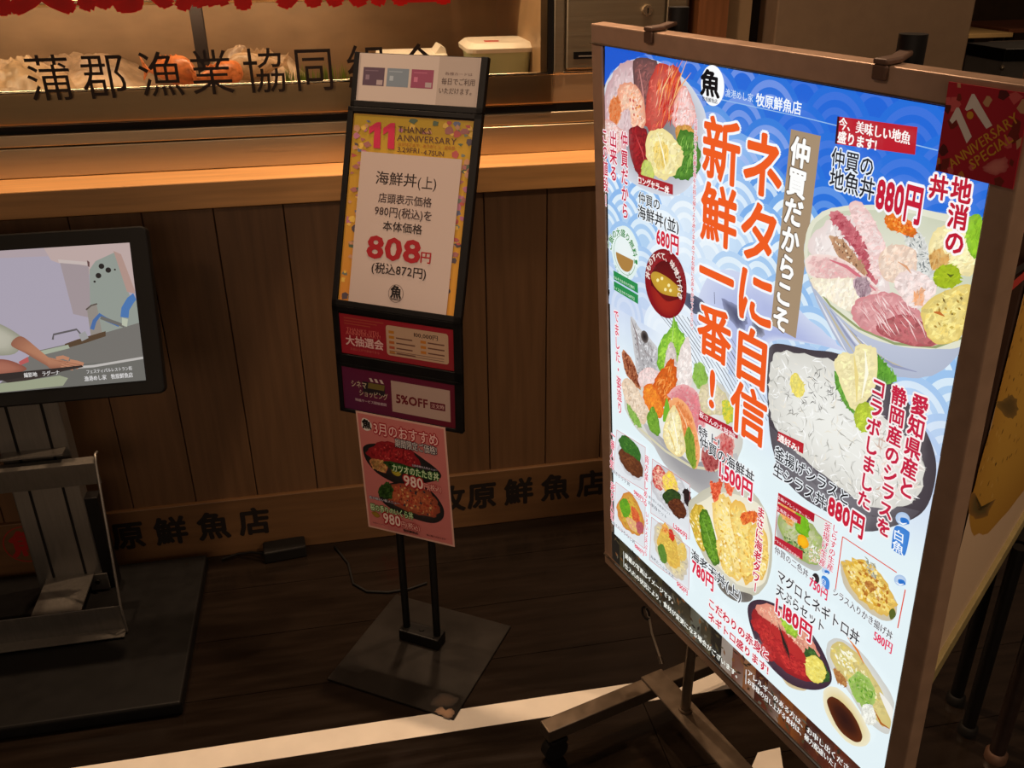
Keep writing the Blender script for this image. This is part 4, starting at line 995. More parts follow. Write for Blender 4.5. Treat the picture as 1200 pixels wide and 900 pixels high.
A.text('出来る', (722.5, 152), (723, 212), RD, halo=HW_, vert=True, bold=.03, ws=.78)
A.text('この値段!', (712.5, 149), (714, 242), RD, halo=HW_, vert=True, bold=.03, ws=.62)
A.text('店頭以外でも新鮮な魚をお持ち帰りより承りますのでお気軽にお声をかけてください。', (820, 138), (814.5, 388), (206, 40, 66), halo=(250, 240, 244), hw=.11, vert=True, bold=.02, ws=.95)
# --- big orange headline
OR = (236, 92, 34)
for t, p, q in (('新鮮一番!', (851, 136), (837, 482)), ('ネタに自信', (901, 150), (879, 514))):
    A.text(t, p, q, OR, halo=(242, 248, 252), hw=.045, vert=True, bold=.032, ws=.90)
# --- brown slogan band
A.poly([(928.5, 151), (963.5, 159), (934, 396), (904.5, 380)], (166, 142, 114))
A.text('仲買だからこそ', (944.5, 160), (917.5, 387), (110, 90, 70), vert=True, bold=.09, ws=.9)
A.text('仲買だからこそ', (945, 160), (918, 387), (252, 252, 250), vert=True, bold=.045, ws=.9)
# --- red label, top right
A.poly([(983, 136), (1077, 148.5), (1074, 181), (980, 168)], (186, 28, 44)); A.poly([(983, 136), (985.5, 136.3), (982.5, 168.3), (980, 168)], (60, 10, 20))
A.text('今、美味しい地魚', (988, 146), (1073, 158), (255, 248, 244), bold=.05, sy=0.0138)
A.text('盛ります!', (986.5, 160.5), (1033, 167.5), (255, 248, 244), bold=.05, sy=0.0138)
A.text('仲買の', (979, 184), (1030, 194), (36, 34, 40), halo=(230, 240, 252), bold=.02, sy=0.0236)
A.text('地魚丼', (977, 208), (1031, 220), (36, 34, 40), halo=(232, 240, 250), bold=.02, sy=0.0251)

A.tex = True
# --- local fish bowl, right
A.blob([(944, 300), (948, 268), (965, 248), (1000, 240), (1060, 244), (1110, 250), (1158, 262), (1146, 320), (1131, 404), (1100, 436), (1062, 442), (1016, 432), (992, 412), (968, 372), (950, 330)], (198, 204, 222), (178, 186, 206), .01)
for i in range(9): A.line([(958+i*8, 346+i*8), (976+i*9, 380+i*6), (996+i*10, 416+i*2.4)], .0040, ((226, 228, 236), (196, 186, 160), (150, 156, 186))[i % 3], taper=True)
A.blob([(944, 302), (948, 268), (965, 248), (1000, 240), (1060, 242), (1110, 250), (1157, 262), (1146, 330), (1131, 400), (1100, 408), (1050, 404), (1004, 386), (968, 352), (950, 326)], (236, 236, 222), (226, 226, 204), .005)
A.blob([(948, 300), (954, 268), (970, 252), (1000, 246), (1058, 248), (1105, 258), (1150, 272), (1140, 340), (1128, 388), (1098, 398), (1050, 394), (1008, 376), (972, 342), (954, 320)], (226, 226, 208), (206, 210, 186), .005)
A.line([(952, 326), (975, 358), (1008, 384), (1050, 402), (1098, 406), (1130, 396)], .0032, (150, 160, 110))
A.blob([(948, 285), (962, 266), (985, 252), (1010, 262), (1030, 300), (1046, 345), (1020, 346), (985, 316), (955, 300)], (246, 238, 234), (232, 214, 210), .04, 3)
A.blob([(973, 250), (981, 246), (1000, 262), (1024, 296), (1031, 326), (1022, 328), (1003, 292), (984, 266)], (176, 62, 78), (214, 130, 136), .06, 4)
A.blob([(997, 240), (1012, 238), (1028, 262), (1040, 290), (1036, 320), (1026, 326), (1018, 290), (1004, 262)], (248, 234, 230), (236, 196, 192), .04, 5)
A.blob([(974, 278), (988, 280), (1008, 304), (1018, 320), (1008, 322), (986, 302)], (176, 128, 98), (206, 166, 130), .08, 6); A.scatter([(976, 280), (988, 282), (1012, 316), (998, 312)], 30, .004, .003, [(120, 84, 64), (206, 160, 120), (236, 216, 190)], seed=3)
A.blob([(946, 302), (962, 297), (988, 302), (1012, 320), (1034, 342), (1014, 344), (975, 330), (950, 322)], (238, 176, 176), (246, 226, 218), .04, 7)
A.line([(974, 304), (994, 312), (1012, 326), (1028, 340)], .006, (214, 116, 128), taper=True)
A.blob([(952, 326), (975, 326), (1005, 326), (1020, 340), (1012, 356), (996, 364), (972, 350), (958, 340)], (248, 240, 226), (240, 226, 200), .03, 8)
A.blob([(1001, 328), (1012, 324), (1022, 334), (1020, 346), (1008, 346)], (150, 120, 132), (206, 180, 186), .12, 9)
A.blob([(999, 366), (1008, 350), (1030, 343), (1052, 344), (1076, 360), (1092, 386), (1104, 402), (1080, 404), (1040, 396), (1012, 384)], (226, 168, 168), (214, 140, 144), .04, 10)
A.blob([(1030, 388), (1040, 374), (1066, 368), (1090, 384), (1102, 402), (1070, 405)], (196, 118, 118), (172, 84, 90), .04, 11)
A.scatter([(1006, 362), (1040, 346), (1074, 362), (1094, 396), (1030, 386)], 50, .024, .0018, [(250, 226, 222), (200, 110, 116), (240, 200, 198)], ang=-40, spread=14, seed=12, curve=.2)
A.blob([(1060, 268), (1076, 268), (1090, 290), (1098, 316), (1088, 330), (1074, 308)], (190, 192, 186), (226, 226, 222), .05, 12); A.scatter([(1062, 272), (1078, 272), (1096, 314), (1084, 324)], 50, .006, .002, [(140, 146, 146), (244, 244, 240), (110, 116, 120)], seed=14)
A.blob([(1031, 306), (1040, 290), (1060, 286), (1076, 296), (1074, 318), (1056, 330), (1038, 326)], (246, 228, 212), (232, 200, 178), .04, 13)
A.blob([(1050, 330), (1064, 316), (1084, 320), (1100, 336), (1090, 352), (1078, 362), (1062, 352)], (252, 240, 236), (238, 214, 208), .05, 14); A.line([(1054, 306), (1064, 312), (1070, 320)], .003, (222, 160, 120), taper=True)
A.blob([(1072, 344), (1082, 338), (1086, 346), (1082, 356), (1074, 356)], (230, 160, 110), (244, 214, 196), .1)
A.blob([(1039, 256), (1048, 249), (1062, 254), (1074, 266), (1072, 277), (1056, 272), (1044, 266)], (236, 130, 40), (226, 110, 36), .08, 15); A.scatter([(1042, 256), (1060, 254), (1072, 268), (1058, 272)], 70, .003, .003, [(250, 170, 80), (214, 90, 30), (244, 146, 50)], seed=15)
A.blob([(1090, 296), (1096, 272), (1112, 262), (1140, 268), (1152, 280), (1146, 318), (1124, 322), (1106, 316)], (250, 240, 190), (240, 222, 160), .05, 16)
A.blob([(1133, 262), (1146, 250), (1155.5, 262), (1150, 294), (1140, 300)], (160, 206, 50), (120, 176, 40), .06); A.blob([(1090, 302), (1100, 292), (1114, 300), (1108, 318), (1098, 318)], (206, 150, 80), (236, 206, 140), .1)
A.blob([(1096, 322), (1104, 312), (1116, 309), (1126, 316), (1126, 330), (1114, 337), (1100, 334)], (186, 206, 44), (140, 162, 32), .05, 17); A.line([(1112, 320), (1116, 323), (1120, 321)], .003, (90, 100, 30), taper=True)
A.blob([(1081, 364), (1092, 350), (1110, 340), (1139, 334), (1138, 362), (1131, 392), (1112, 402), (1095, 400), (1086, 386)], (238, 222, 146), (226, 200, 110), .03, 18)
A.scatter([(1086, 362), (1110, 346), (1136, 340), (1130, 388), (1100, 396)], 16, .006, .003, [(120, 100, 50), (176, 140, 60), (206, 180, 90)], seed=18); A.line([(1096, 365), (1103, 366), (1109, 370)], .004, (196, 110, 50), taper=True)
A.tex = False
A.text('880円', (1032, 227), (1087, 238), (196, 32, 56), halo=(246, 246, 250), bold=.06, sy=0.0426)
A.text('地消の', (1134, 206), (1122, 297), (190, 30, 52), halo=(252, 246, 246), hw=.10, vert=True, bold=.05, ws=.92)
A.text('丼', (1107, 203), (1104, 233), (190, 30, 52), halo=(252, 246, 246), hw=.10, vert=True, bold=.05, ws=.92)

A.tex = True
# --- whitebait bowl
A.blob([(900, 424), (903, 408), (914, 402), (950, 409), (985, 414), (1040, 440), (1080, 492), (1097, 530), (1098, 562), (1086, 596), (1060, 612), (1016, 622), (980, 604), (940, 580), (916, 548), (904, 508)], (96, 90, 98), (70, 62, 68))
A.blob([(903, 498), (915, 520), (945, 556), (985, 588), (1020, 604), (1064, 604), (1080, 598), (1060, 612), (1016, 622), (980, 604), (940, 580), (914, 548)], (120, 116, 122), (86, 80, 86))
sh_ = [(904, 440), (908, 418), (920, 411), (952, 416), (985, 426), (1010, 462), (1040, 490), (1074, 520), (1086, 548), (1078, 580), (1054, 594), (1012, 588), (968, 556), (930, 524), (908, 494), (902, 466)]
A.blob(sh_, (240, 240, 234), (216, 214, 206), .02, 20)
A.scatter(sh_, 380, .017, .0020, [(246, 246, 242), (206, 206, 200), (176, 174, 166), (236, 230, 216), (252, 252, 250)], seed=20, curve=.5)
A.scatter([(1030, 500), (1070, 520), (1084, 550), (1070, 586), (1030, 580)], 90, .017, .0020, [(236, 214, 200), (206, 176, 160), (250, 240, 232), (214, 196, 184)], seed=22, curve=.5)
A.scatter([(915, 440), (975, 430), (990, 470), (930, 490)], 60, .013, .0012, [(110, 108, 106), (140, 138, 134)], seed=23, curve=.5)
A.blob([(928, 444), (934, 436), (942, 446), (945, 458), (938, 465), (930, 458)], (244, 232, 130), (232, 210, 90), .06)
A.blob([(979, 436), (992, 446), (1004, 478), (1000, 482), (986, 462)], (120, 176, 70), (80, 140, 50), .1); A.blob([(1030, 416), (1038, 424), (1052, 442), (1040, 450), (1028, 440)], (110, 170, 60), (76, 136, 44), .1)
A.blob([(980, 424), (990, 412), (1002, 414), (1006, 404), (1020, 404), (1030, 412), (1029, 446), (1018, 470), (1004, 480), (994, 468), (986, 446)], (250, 240, 190), (240, 226, 170), .03, 24)
A.line([(1003, 416), (1006, 440), (1006, 470)], .006, (236, 216, 140), taper=True); A.line([(1016, 410), (1018, 436), (1012, 466)], .005, (255, 252, 230), taper=True)
A.blob([(1003, 490), (1006, 476), (1016, 470), (1026, 478), (1027, 494), (1018, 506), (1008, 502)], (196, 212, 70), (160, 180, 50), .05)
A.tex = False
A.text('愛知県産と', (1085, 461), (1065, 581), RD, halo=(250, 240, 238), hw=.09, vert=True, bold=.05, ws=.85)
A.text('静岡産のシラスを', (1060, 451), (1039, 626), RD, halo=(250, 240, 238), hw=.09, vert=True, bold=.05, ws=.86)
A.text('コラボしました', (1036, 441), (1016, 594), RD, halo=(250, 240, 238), hw=.09, vert=True, bold=.05, ws=.85)
A.poly([(914, 504.5), (944, 519), (943, 531), (912.5, 515.5)], (186, 26, 40)); A.text('通好み!', (916, 511.5), (941, 524), (255, 246, 240), bold=.05, snap=True)
A.text('釜揚げシラスと', (912, 530), (1001, 582), (30, 28, 32), halo=(236, 240, 244), hw=.08, bold=.02, sy=0.0228)
A.text('生シラス丼', (910, 549), (973, 586), (30, 28, 32), halo=(236, 240, 244), hw=.08, bold=.02, sy=0.0228)
A.text('880円', (975, 590), (1018, 617), (200, 34, 58), halo=(246, 246, 248), bold=.06, sy=0.0380)
# blue tag and its little fish mark
def fishmark(c, s_):
    A.ell(c, 7*s_, 6*s_, 30, (196, 214, 236), (170, 196, 230), 14); A.blob([(c[0]-2*s_, c[1]-1*s_), (c[0]+4*s_, c[1]), (c[0]+6*s_, c[1]+5*s_), (c[0]-1*s_, c[1]+4*s_)], (40, 110, 200), (60, 130, 210)); A.line([(c[0]-5*s_, c[1]+2*s_), (c[0], c[1]+5*s_), (c[0]+4*s_, c[1]+4*s_)], .0022, (250, 252, 255), taper=True)
fishmark((1060, 607), 1.25)
A.blob([(1050, 618), (1056, 615.5), (1066, 621), (1068, 626), (1064, 646), (1060, 650), (1048, 643), (1047, 637)], (64, 134, 214), (56, 124, 208)); A.text('白魚', (1058.5, 619), (1056.5, 646), (244, 250, 255), vert=True, bold=.02, ws=1.1)
A.tex = True
# --- framed kakiage bowl, right
for p, q in (((989.5, 628), (1053, 670)), ((1063, 690), (1054, 735)), ((989.5, 628), (981, 690))): A.line([p, q], .0016, (226, 80, 60))
A.blob([(987, 664), (990, 656), (1004, 660), (1030, 676), (1050, 698), (1053, 718), (1044, 727), (1028, 722), (1006, 704), (992, 686)], (226, 206, 150), (200, 190, 170), .02)
A.blob([(989, 662), (996, 656), (1012, 654), (1030, 668), (1048, 694), (1052, 712), (1042, 722), (1022, 712), (1002, 692)], (244, 216, 120), (222, 180, 84), .08, 25)
A.scatter([(992, 662), (1012, 656), (1032, 672), (1049, 700), (1042, 718), (1016, 706)], 120, .008, .005, [(246, 222, 130), (226, 180, 60), (200, 140, 50), (250, 236, 180), (180, 110, 40)], seed=25); A.blob([(1016, 682), (1022, 680), (1028, 688), (1022, 692)], (150, 84, 40), (206, 150, 70), .1); A.blob([(1044, 716), (1049, 712), (1052, 720), (1046, 725)], (90, 100, 40)); A.scatter([(1016, 652), (1028, 660), (1028, 676), (1018, 670)], 26, .008, .003, [(170, 170, 150), (206, 200, 180), (140, 140, 120)], seed=26)
A.tex = False
fishmark((1057, 679), 1.05)
A.tex = True
A.text('シラス入りかき揚げ丼', (980, 692), (1051, 742), (50, 48, 52), halo=(238, 243, 246), bold=.015, sy=0.0144)
A.text('580円', (1028, 744.5), (1051, 755.5), (226, 50, 90), bold=.05, sy=0.0198)
# --- framed two colour bowl, centre
A.poly([(914.5, 577), (977, 613), (973, 672), (909.5, 637)], (226, 232, 226))
A.blob([(912, 606), (924, 600), (950, 612), (970, 636), (968, 660), (956, 668), (930, 652), (914, 632)], (150, 140, 130), (190, 190, 186))
A.blob([(914, 608), (930, 600), (954, 614), (968, 638), (964, 656), (950, 660), (926, 642)], (206, 206, 170), (150, 170, 90), .05, 27)
A.blob([(914, 590), (926, 588), (936, 602), (930, 616), (918, 604)], (240, 150, 50), (226, 180, 120), .1, 28); A.blob([(934, 602), (942, 598), (950, 612), (948, 628), (936, 622)], (130, 190, 40), (96, 156, 30), .12, 29)
A.blob([(938, 626), (946, 628), (950, 638), (944, 642), (937, 636)], (250, 190, 30), (240, 160, 20)); A.scatter([(918, 626), (934, 634), (950, 646), (936, 648)], 40, .007, .003, [(70, 110, 50), (40, 80, 40), (110, 150, 80)], seed=28); A.scatter([(950, 634), (966, 644), (962, 660), (950, 656)], 50, .008, .002, [(250, 248, 240), (226, 220, 210), (240, 190, 150)], seed=29)
A.tex = False
A.poly([(914.5, 577), (957, 601), (956, 611), (913.8, 587)], (176, 24, 44)); A.text('生揚げブレンドサーモン', (915.5, 582.5), (955, 605), (255, 226, 226), bold=.02)
A.poly([(913, 589), (941, 605), (940, 614), (912.5, 598)], (186, 30, 50)); A.text('生海苔と海鮮', (914, 594), (939, 608.5), (255, 226, 226), bold=.02)
A.poly([(910.5, 627), (943, 645), (942.5, 655), (910, 637)], (186, 30, 50)); A.text('シラスと三色丼の贅沢', (911, 632.5), (941.5, 649.5), (255, 226, 226), bold=.02)
for p, q in (((914.5, 577), (977, 613)), ((914.5, 577), (909.5, 637))): A.line([p, q], .0012, (206, 60, 60))
A.text('仲買の二色丼', (912, 643), (952, 670), (60, 58, 62), halo=(238, 243, 246), bold=.01, sy=0.0144); A.ell((958, 677), 4.2, 6.4, -10, (30, 28, 30), None, 14); A.text('3', (955.5, 676), (960, 678.5), (250, 250, 250), bold=.04)
A.text('750円', (952.5, 681), (975, 694), (226, 50, 90), bold=.05, sy=0.0205)
fishmark((970, 668), .7); A.blob([(965, 675), (969, 674), (974, 680), (973, 690), (966, 686)], (64, 134, 214)); A.text('白魚', (970, 676), (969, 689), (240, 248, 255), vert=True)
A.text('しらすの生産', (984, 613), (977, 667), (210, 40, 76), halo=(250, 240, 244), vert=True, bold=.02, ws=.9); A.text('釜揚げ生産', (975, 611), (968, 662), (210, 40, 76), halo=(250, 240, 244), vert=True, bold=.02, ws=.8)

A.tex = True
# --- dressed fish bowl, left centre
A.blob([(733, 470), (744, 452), (790, 440), (830, 440), (858, 462), (872, 500), (870, 530), (852, 556), (828, 560), (796, 548), (764, 518), (742, 494)], (240, 240, 236), (206, 204, 194), .01)
A.blob([(754, 492), (775, 518), (806, 540), (838, 550), (866, 530), (858, 566), (838, 584), (810, 570), (780, 542)], (150, 148, 152), (190, 188, 186), .01)
A.line([(738, 482), (752, 502), (782, 528), (812, 546), (840, 550), (862, 536)], .0050, (214, 208, 178))
A.blob([(741, 371), (752, 384), (770, 404), (776, 420), (772, 440), (752, 450), (746, 420)], (170, 166, 168), (206, 206, 208), .03, 30); A.scatter([(744, 380), (768, 406), (770, 436), (750, 440)], 50, .009, .003, [(120, 116, 120), (226, 226, 230), (150, 140, 140)], ang=-50, spread=40, seed=30)
A.ell((757.5, 394), 4.2, 7.5, -12, (28, 24, 26), (110, 100, 96), 14); A.line([(741, 371), (748, 392), (752, 420)], .0030, (120, 96, 96), taper=True)
A.blob([(731, 410), (742, 420), (752, 446), (752, 456), (740, 444), (733, 430)], (120, 50, 30), (196, 130, 90), .06)
A.blob([(772, 420), (776, 398), (788, 384), (792, 371), (798, 384), (806, 396), (808, 412), (804, 430), (790, 440), (776, 436)], (160, 208, 70), (110, 170, 50), .05, 31); A.line([(792, 374), (790, 400), (786, 432)], .0018, (206, 236, 140), taper=True)
A.blob([(782, 416), (788, 400), (793, 408), (796, 430), (790, 446), (780, 440)], (226, 214, 206), (200, 186, 180), .05, 32)
A.blob([(796, 426), (800, 408), (808, 394), (812, 412), (813, 446), (806, 458), (796, 448)], (248, 240, 236), (232, 216, 210), .04, 33)
A.blob([(750, 440), (760, 430), (776, 436), (780, 448), (766, 454), (752, 452)], (246, 228, 224), (236, 200, 196), .06); A.blob([(815, 430), (824, 424), (832, 442), (826, 454), (816, 450)], (130, 176, 60), (160, 196, 110), .1)
A.blob([(731, 448), (740, 444), (750, 456), (762, 484), (756, 496), (744, 484), (734, 466)], (240, 222, 200), (226, 196, 166), .06, 34)
A.blob([(766, 460), (770, 444), (780, 430), (790, 420), (796, 440), (792, 462), (782, 476), (770, 480)], (222, 112, 40), (206, 86, 26), .08, 35); A.scatter([(770, 448), (786, 426), (794, 446), (782, 474)], 60, .018, .0020, [(250, 170, 90), (190, 80, 26), (240, 140, 60)], ang=60, spread=30, seed=35)
A.blob([(756, 456), (766, 450), (776, 466), (780, 484), (770, 488), (758, 472)], (244, 150, 50), (226, 110, 40), .08, 36)
A.blob([(784, 462), (800, 450), (814, 454), (826, 470), (830, 494), (822, 510), (810, 482), (796, 470)], (216, 112, 122), (236, 176, 176), .04, 37); A.blob([(822, 456), (836, 448), (852, 460), (856, 480), (838, 486), (824, 480)], (236, 220, 190), (206, 196, 150), .06); A.blob([(848, 472), (858, 470), (864, 488), (854, 496)], (236, 206, 60), (160, 190, 80), .1); A.blob([(836, 520), (850, 506), (862, 514), (860, 536), (846, 546)], (190, 60, 60), (230, 170, 160), .08)
A.blob([(785, 474), (794, 465), (806, 472), (816, 494), (823, 530), (816, 548), (806, 530), (798, 500)], (232, 124, 62), (244, 176, 120), .04, 38); A.line([(796, 474), (806, 494), (812, 520)], .003, (250, 206, 160), taper=True)
A.blob([(736, 472), (748, 486), (754, 500), (744, 494)], (150, 190, 90), (120, 160, 70), .1); A.blob([(760, 492), (766, 476), (772, 484), (776, 506), (768, 508)], (130, 176, 60), (90, 140, 40), .07); A.blob([(779, 492), (783, 466), (787, 478), (786, 490)], (120, 180, 50))
A.blob([(804, 520), (808, 500), (815, 510), (818, 546), (810, 542)], (96, 136, 40), (150, 170, 60), .06)
A.blob([(779, 504), (786, 482), (792, 474), (798, 484), (803, 506), (806, 528), (796, 534), (782, 520)], (250, 240, 200), (236, 214, 150), .04, 39); A.line([(790, 482), (794, 504), (798, 528)], .003, (255, 252, 232), taper=True); A.line([(784, 500), (790, 514), (794, 528)], .004, (230, 196, 110), taper=True)
A.blob([(826, 522), (842, 528), (850, 542), (836, 552), (826, 544)], (146, 46, 50), (206, 130, 120), .05)
A.tex = False
A.poly([(821.5, 480), (868, 503.5), (867, 513.5), (821, 490.5)], (176, 24, 44)); A.text('板さんの太鼓判!', (823.5, 486), (866, 507.5), (255, 236, 236), bold=.03)
A.text('特上!', (822.5, 504), (848, 517), (40, 36, 40), halo=(240, 242, 244), bold=.02, sy=0.0205)
A.text('仲買の海鮮丼', (824, 520), (889, 555), (40, 36, 40), halo=(240, 242, 244), bold=.02, sy=0.0236)
A.text('1,500円', (845, 548), (887, 573), (214, 40, 68), halo=(246, 246, 248), bold=.06, sy=0.0365)
A.text('でました・姿造り', (726, 361), (730.5, 484), (214, 60, 90), halo=(250, 234, 238), hw=.10, vert=True, bold=.02, ws=.62)

A.tex = True
# --- four small framed dishes, lower left
def small(quad, blobs, cap, capq, price, prq, side=None, sideq=None):
    A.poly(quad, (224, 228, 232))
    for pts, c0, c1 in blobs: A.blob(pts, c0, c1, .06, 41)
    for i in range(4): A.line([quad[i], quad[(i+1) % 4]], .0010, (206, 110, 110))
    if cap: A.text(cap, *capq, (56, 56, 66), halo=(236, 241, 246), bold=.01)
    A.text(price, *prq, (216, 44, 80), halo=(248, 246, 248), bold=.05, sy=0.0129)
    if side: A.text(side, *sideq, (214, 60, 90), halo=(252, 232, 236), hw=.06, vert=True, bold=.02, ws=.62)
small([(725, 503), (758.5, 523.5), (757.5, 574), (721, 552)], [([(726, 522), (740, 518), (754, 534), (757, 556), (748, 562), (732, 548)], (236, 236, 236), (206, 206, 210)), ([(727, 528), (738, 522), (752, 540), (756, 556), (746, 558), (732, 544)], (126, 72, 40), (90, 48, 30)), ([(727, 514), (736, 510), (750, 524), (753, 540), (744, 534), (732, 526)], (84, 140, 50), (50, 100, 40))], '焼きホッケ丼', ((721, 551), (742, 565)), '980円', ((746.5, 575), (758, 583.5)), '一番人気', ((722.5, 503), (720.5, 548)))
small([(724, 564), (758.5, 590), (757.5, 642), (721, 614)], [([(725, 590), (740, 576), (754, 600), (757, 622), (746, 626), (730, 612)], (222, 200, 70), (206, 130, 60)), ([(728, 588), (736, 584), (741, 598), (734, 606)], (130, 190, 40), (90, 150, 40)), ([(742, 592), (750, 600), (752, 614), (744, 608)], (206, 60, 50), (226, 120, 60)), ([(736, 606), (746, 610), (752, 622), (742, 620)], (246, 220, 110), (226, 160, 130)), ([(748, 612), (755, 612), (756, 622), (750, 624)], (206, 110, 110), (176, 80, 90))], '漬けバラちらし丼', ((720.5, 612), (748, 632)), '880円', ((747.5, 638), (758.5, 646.5)), '彩り人気', ((722, 564), (720, 608)))
small([(767, 537), (811, 567), (810.5, 631), (765, 600)], [([(766, 556), (778, 545), (800, 560), (809, 590), (806, 606), (790, 600), (770, 580)], (226, 226, 226), (196, 196, 200)), ([(768, 548), (776, 545), (784, 560), (778, 574), (768, 566)], (240, 210, 180), (196, 60, 60)), ([(780, 556), (790, 552), (797, 572), (790, 580), (780, 572)], (246, 220, 60), (236, 190, 120)), ([(779, 578), (790, 572), (800, 580), (796, 590), (784, 590)], (60, 84, 34), (40, 60, 30)), ([(785, 588), (798, 584), (806, 596), (805, 606), (794, 604)], (110, 60, 34), (80, 40, 26)), ([(804, 572), (811, 576), (811, 592), (805, 588)], (60, 40, 40), (40, 30, 30))], '焼き魚とお刺身セット', ((764, 578), (790, 604)), '1,280円', ((792, 613.5), (809.5, 627)), '両方楽しめる', ((762.5, 532), (760, 592)))
A.text('お刺身セット', (763.5, 586), (786, 606), (56, 56, 66), halo=(236, 241, 246), bold=.01)
small([(766, 605), (811, 641), (809.5, 690), (763.5, 655)], [([(768, 632), (774, 612), (792, 620), (806, 640), (808, 668), (798, 678), (780, 660)], (236, 216, 130), (206, 196, 180)), ([(772, 632), (782, 616), (794, 632), (800, 660), (790, 664), (778, 648)], (240, 206, 90), (226, 180, 80)), ([(773, 640), (780, 638), (784, 656), (778, 658)], (110, 150, 60), (90, 130, 50)), ([(786, 622), (790, 620), (793, 630), (789, 632)], (214, 60, 40), None), ([(796, 640), (804, 636), (807, 652), (800, 656)], (244, 220, 130), (230, 190, 90)), ([(778, 618), (782, 612), (786, 620), (782, 626)], (226, 90, 50), (240, 190, 90))], '海老たっぷり天丼', ((766, 650), (794, 675)), '900円', ((797, 682), (810, 693)), 'いろいろ天ぷら', ((762.5, 598), (760.5, 650)))

# --- tempura tower bowl
A.blob([(809, 596), (822, 640), (842, 674), (866, 696), (884, 698), (902, 682), (908, 648), (905, 610), (880, 570), (845, 566), (818, 580)], (232, 228, 212), (196, 192, 172), .01)
A.blob([(840, 668), (862, 688), (884, 696), (880, 704), (862, 702), (846, 688)], (90, 84, 80), (120, 114, 106))
A.blob([(813, 598), (830, 584), (850, 576), (890, 588), (904, 616), (904, 660), (896, 684), (872, 686), (848, 666), (826, 634)], (250, 244, 226), (236, 230, 206), .01)
def shrimp(pts, c0, c1, seed): A.blob(pts, c0, c1, .05, seed); A.scatter(pts, 40, .010, .005, [(250, 236, 170), (236, 200, 90), (250, 222, 120), (214, 160, 60), (255, 246, 206)], seed=seed)
shrimp([(811, 606), (818, 590), (830, 596), (834, 622), (828, 644), (818, 632)], (230, 206, 90), (200, 160, 50), 50)
A.blob([(822, 604), (830, 596), (838, 616), (846, 652), (840, 662), (828, 640)], (106, 152, 44), (70, 112, 30), .04, 51); A.line([(826, 606), (834, 630), (841, 656)], .0015, (150, 190, 90), taper=True)
shrimp([(838, 590), (848, 578), (862, 590), (872, 620), (876, 660), (866, 678), (852, 660), (842, 626)], (254, 240, 176), (240, 200, 106), 52)
shrimp([(858, 596), (868, 586), (880, 600), (888, 640), (886, 676), (874, 680), (866, 640)], (252, 228, 140), (236, 186, 86), 53)
shrimp([(880, 622), (892, 612), (902, 630), (902, 664), (892, 680), (884, 660)], (250, 226, 140), (230, 184, 84), 54)
shrimp([(842, 636), (852, 630), (860, 650), (864, 672), (852, 670)], (250, 236, 160), (236, 196, 100), 55)
A.blob([(835, 562), (841, 566), (850, 560), (847, 576), (841, 588), (837, 578)], (220, 70, 40), (240, 130, 90), .05); A.blob([(852, 566), (858, 564), (863, 570), (858, 580)], (214, 60, 40), (240, 130, 90), .06)
A.blob([(871, 602), (882, 598), (893, 600), (894, 608), (882, 611), (873, 614)], (222, 80, 40), (240, 150, 70), .06)
A.tex = False
A.text('まさに海老タワー', (897, 592), (889, 692), (204, 36, 62), halo=(252, 244, 240), hw=.10, vert=True, bold=.04, ws=.86)
A.text('海老天丼(上)', (814, 645), (873, 700), (40, 40, 44), halo=(240, 244, 246), bold=.02, sy=0.0251)
A.text('780円', (815, 661), (841, 683), (214, 40, 68), halo=(246, 248, 250), bold=.06, sy=0.0350)
A.text('こだわりの赤身と', (834, 702), (906, 769), (200, 34, 62), halo=(252, 240, 240), hw=.10, bold=.04, sy=0.0220)
A.text('ネギトロ盛ります!', (834, 717), (905, 786), (200, 34, 62), halo=(252, 240, 240), hw=.10, bold=.04, sy=0.0205)
A.text('マグロとネギトロ丼', (915, 674), (1013, 744), (44, 44, 48), halo=(240, 244, 246), bold=.02, sy=0.0236)
A.text('天ぷらセット', (914, 690), (972, 732), (44, 44, 48), halo=(240, 244, 246), bold=.02, sy=0.0228)
A.text('1,180円', (911, 706), (957, 740), (206, 34, 60), halo=(246, 246, 248), bold=.06, sy=0.0357)

A.tex = True
# --- tuna bowl and tempura plate
A.blob([(912, 772), (930, 790), (948, 802), (944, 808), (924, 800)], (190, 160, 110), (214, 196, 160))
A.blob([(879, 712), (887, 702), (906, 704), (938, 722), (962, 752), (977, 786), (974, 802), (954, 807), (926, 798), (898, 770), (884, 738)], (96, 66, 80), (64, 44, 58))
A.blob([(884, 716), (900, 708), (930, 722), (954, 750), (968, 784), (958, 798), (930, 790), (904, 766), (890, 738)], (190, 50, 48), (146, 34, 38), .02, 60)
A.blob([(888, 712), (902, 706), (934, 722), (956, 750), (964, 772), (948, 766), (926, 742), (900, 724)], (236, 176, 146), (222, 140, 120), .06, 61); A.scatter([(890, 712), (906, 709), (950, 744), (962, 770), (944, 762), (910, 728)], 90, .005, .003, [(246, 206, 180), (226, 150, 130), (240, 190, 160)], seed=61)
for i, (x_, y_) in enumerate(((892, 732), (902, 746), (912, 756), (926, 772), (938, 780), (900, 762))): A.blob([(x_-8, y_-6), (x_+4, y_-8), (x_+13, y_+6), (x_+8, y_+12), (x_-4, y_+6)], (206, 60, 54), (160, 34, 40), .06, 62+i)
A.blob([(918, 724), (926, 720), (938, 734), (936, 746), (926, 740)], (170, 206, 66), (130, 170, 50), .12, 70)
for i in range(10): A.line([(914+i*1.2, 726+i*2.6), (919+i, 744+i*2.4), (922+i*.8, 760+i*1.6)], .0014, (40, 36, 34), taper=True)
A.blob([(946, 760), (958, 762), (974, 784), (972, 798), (958, 796)], (80, 116, 56), (50, 84, 40), .12, 71)
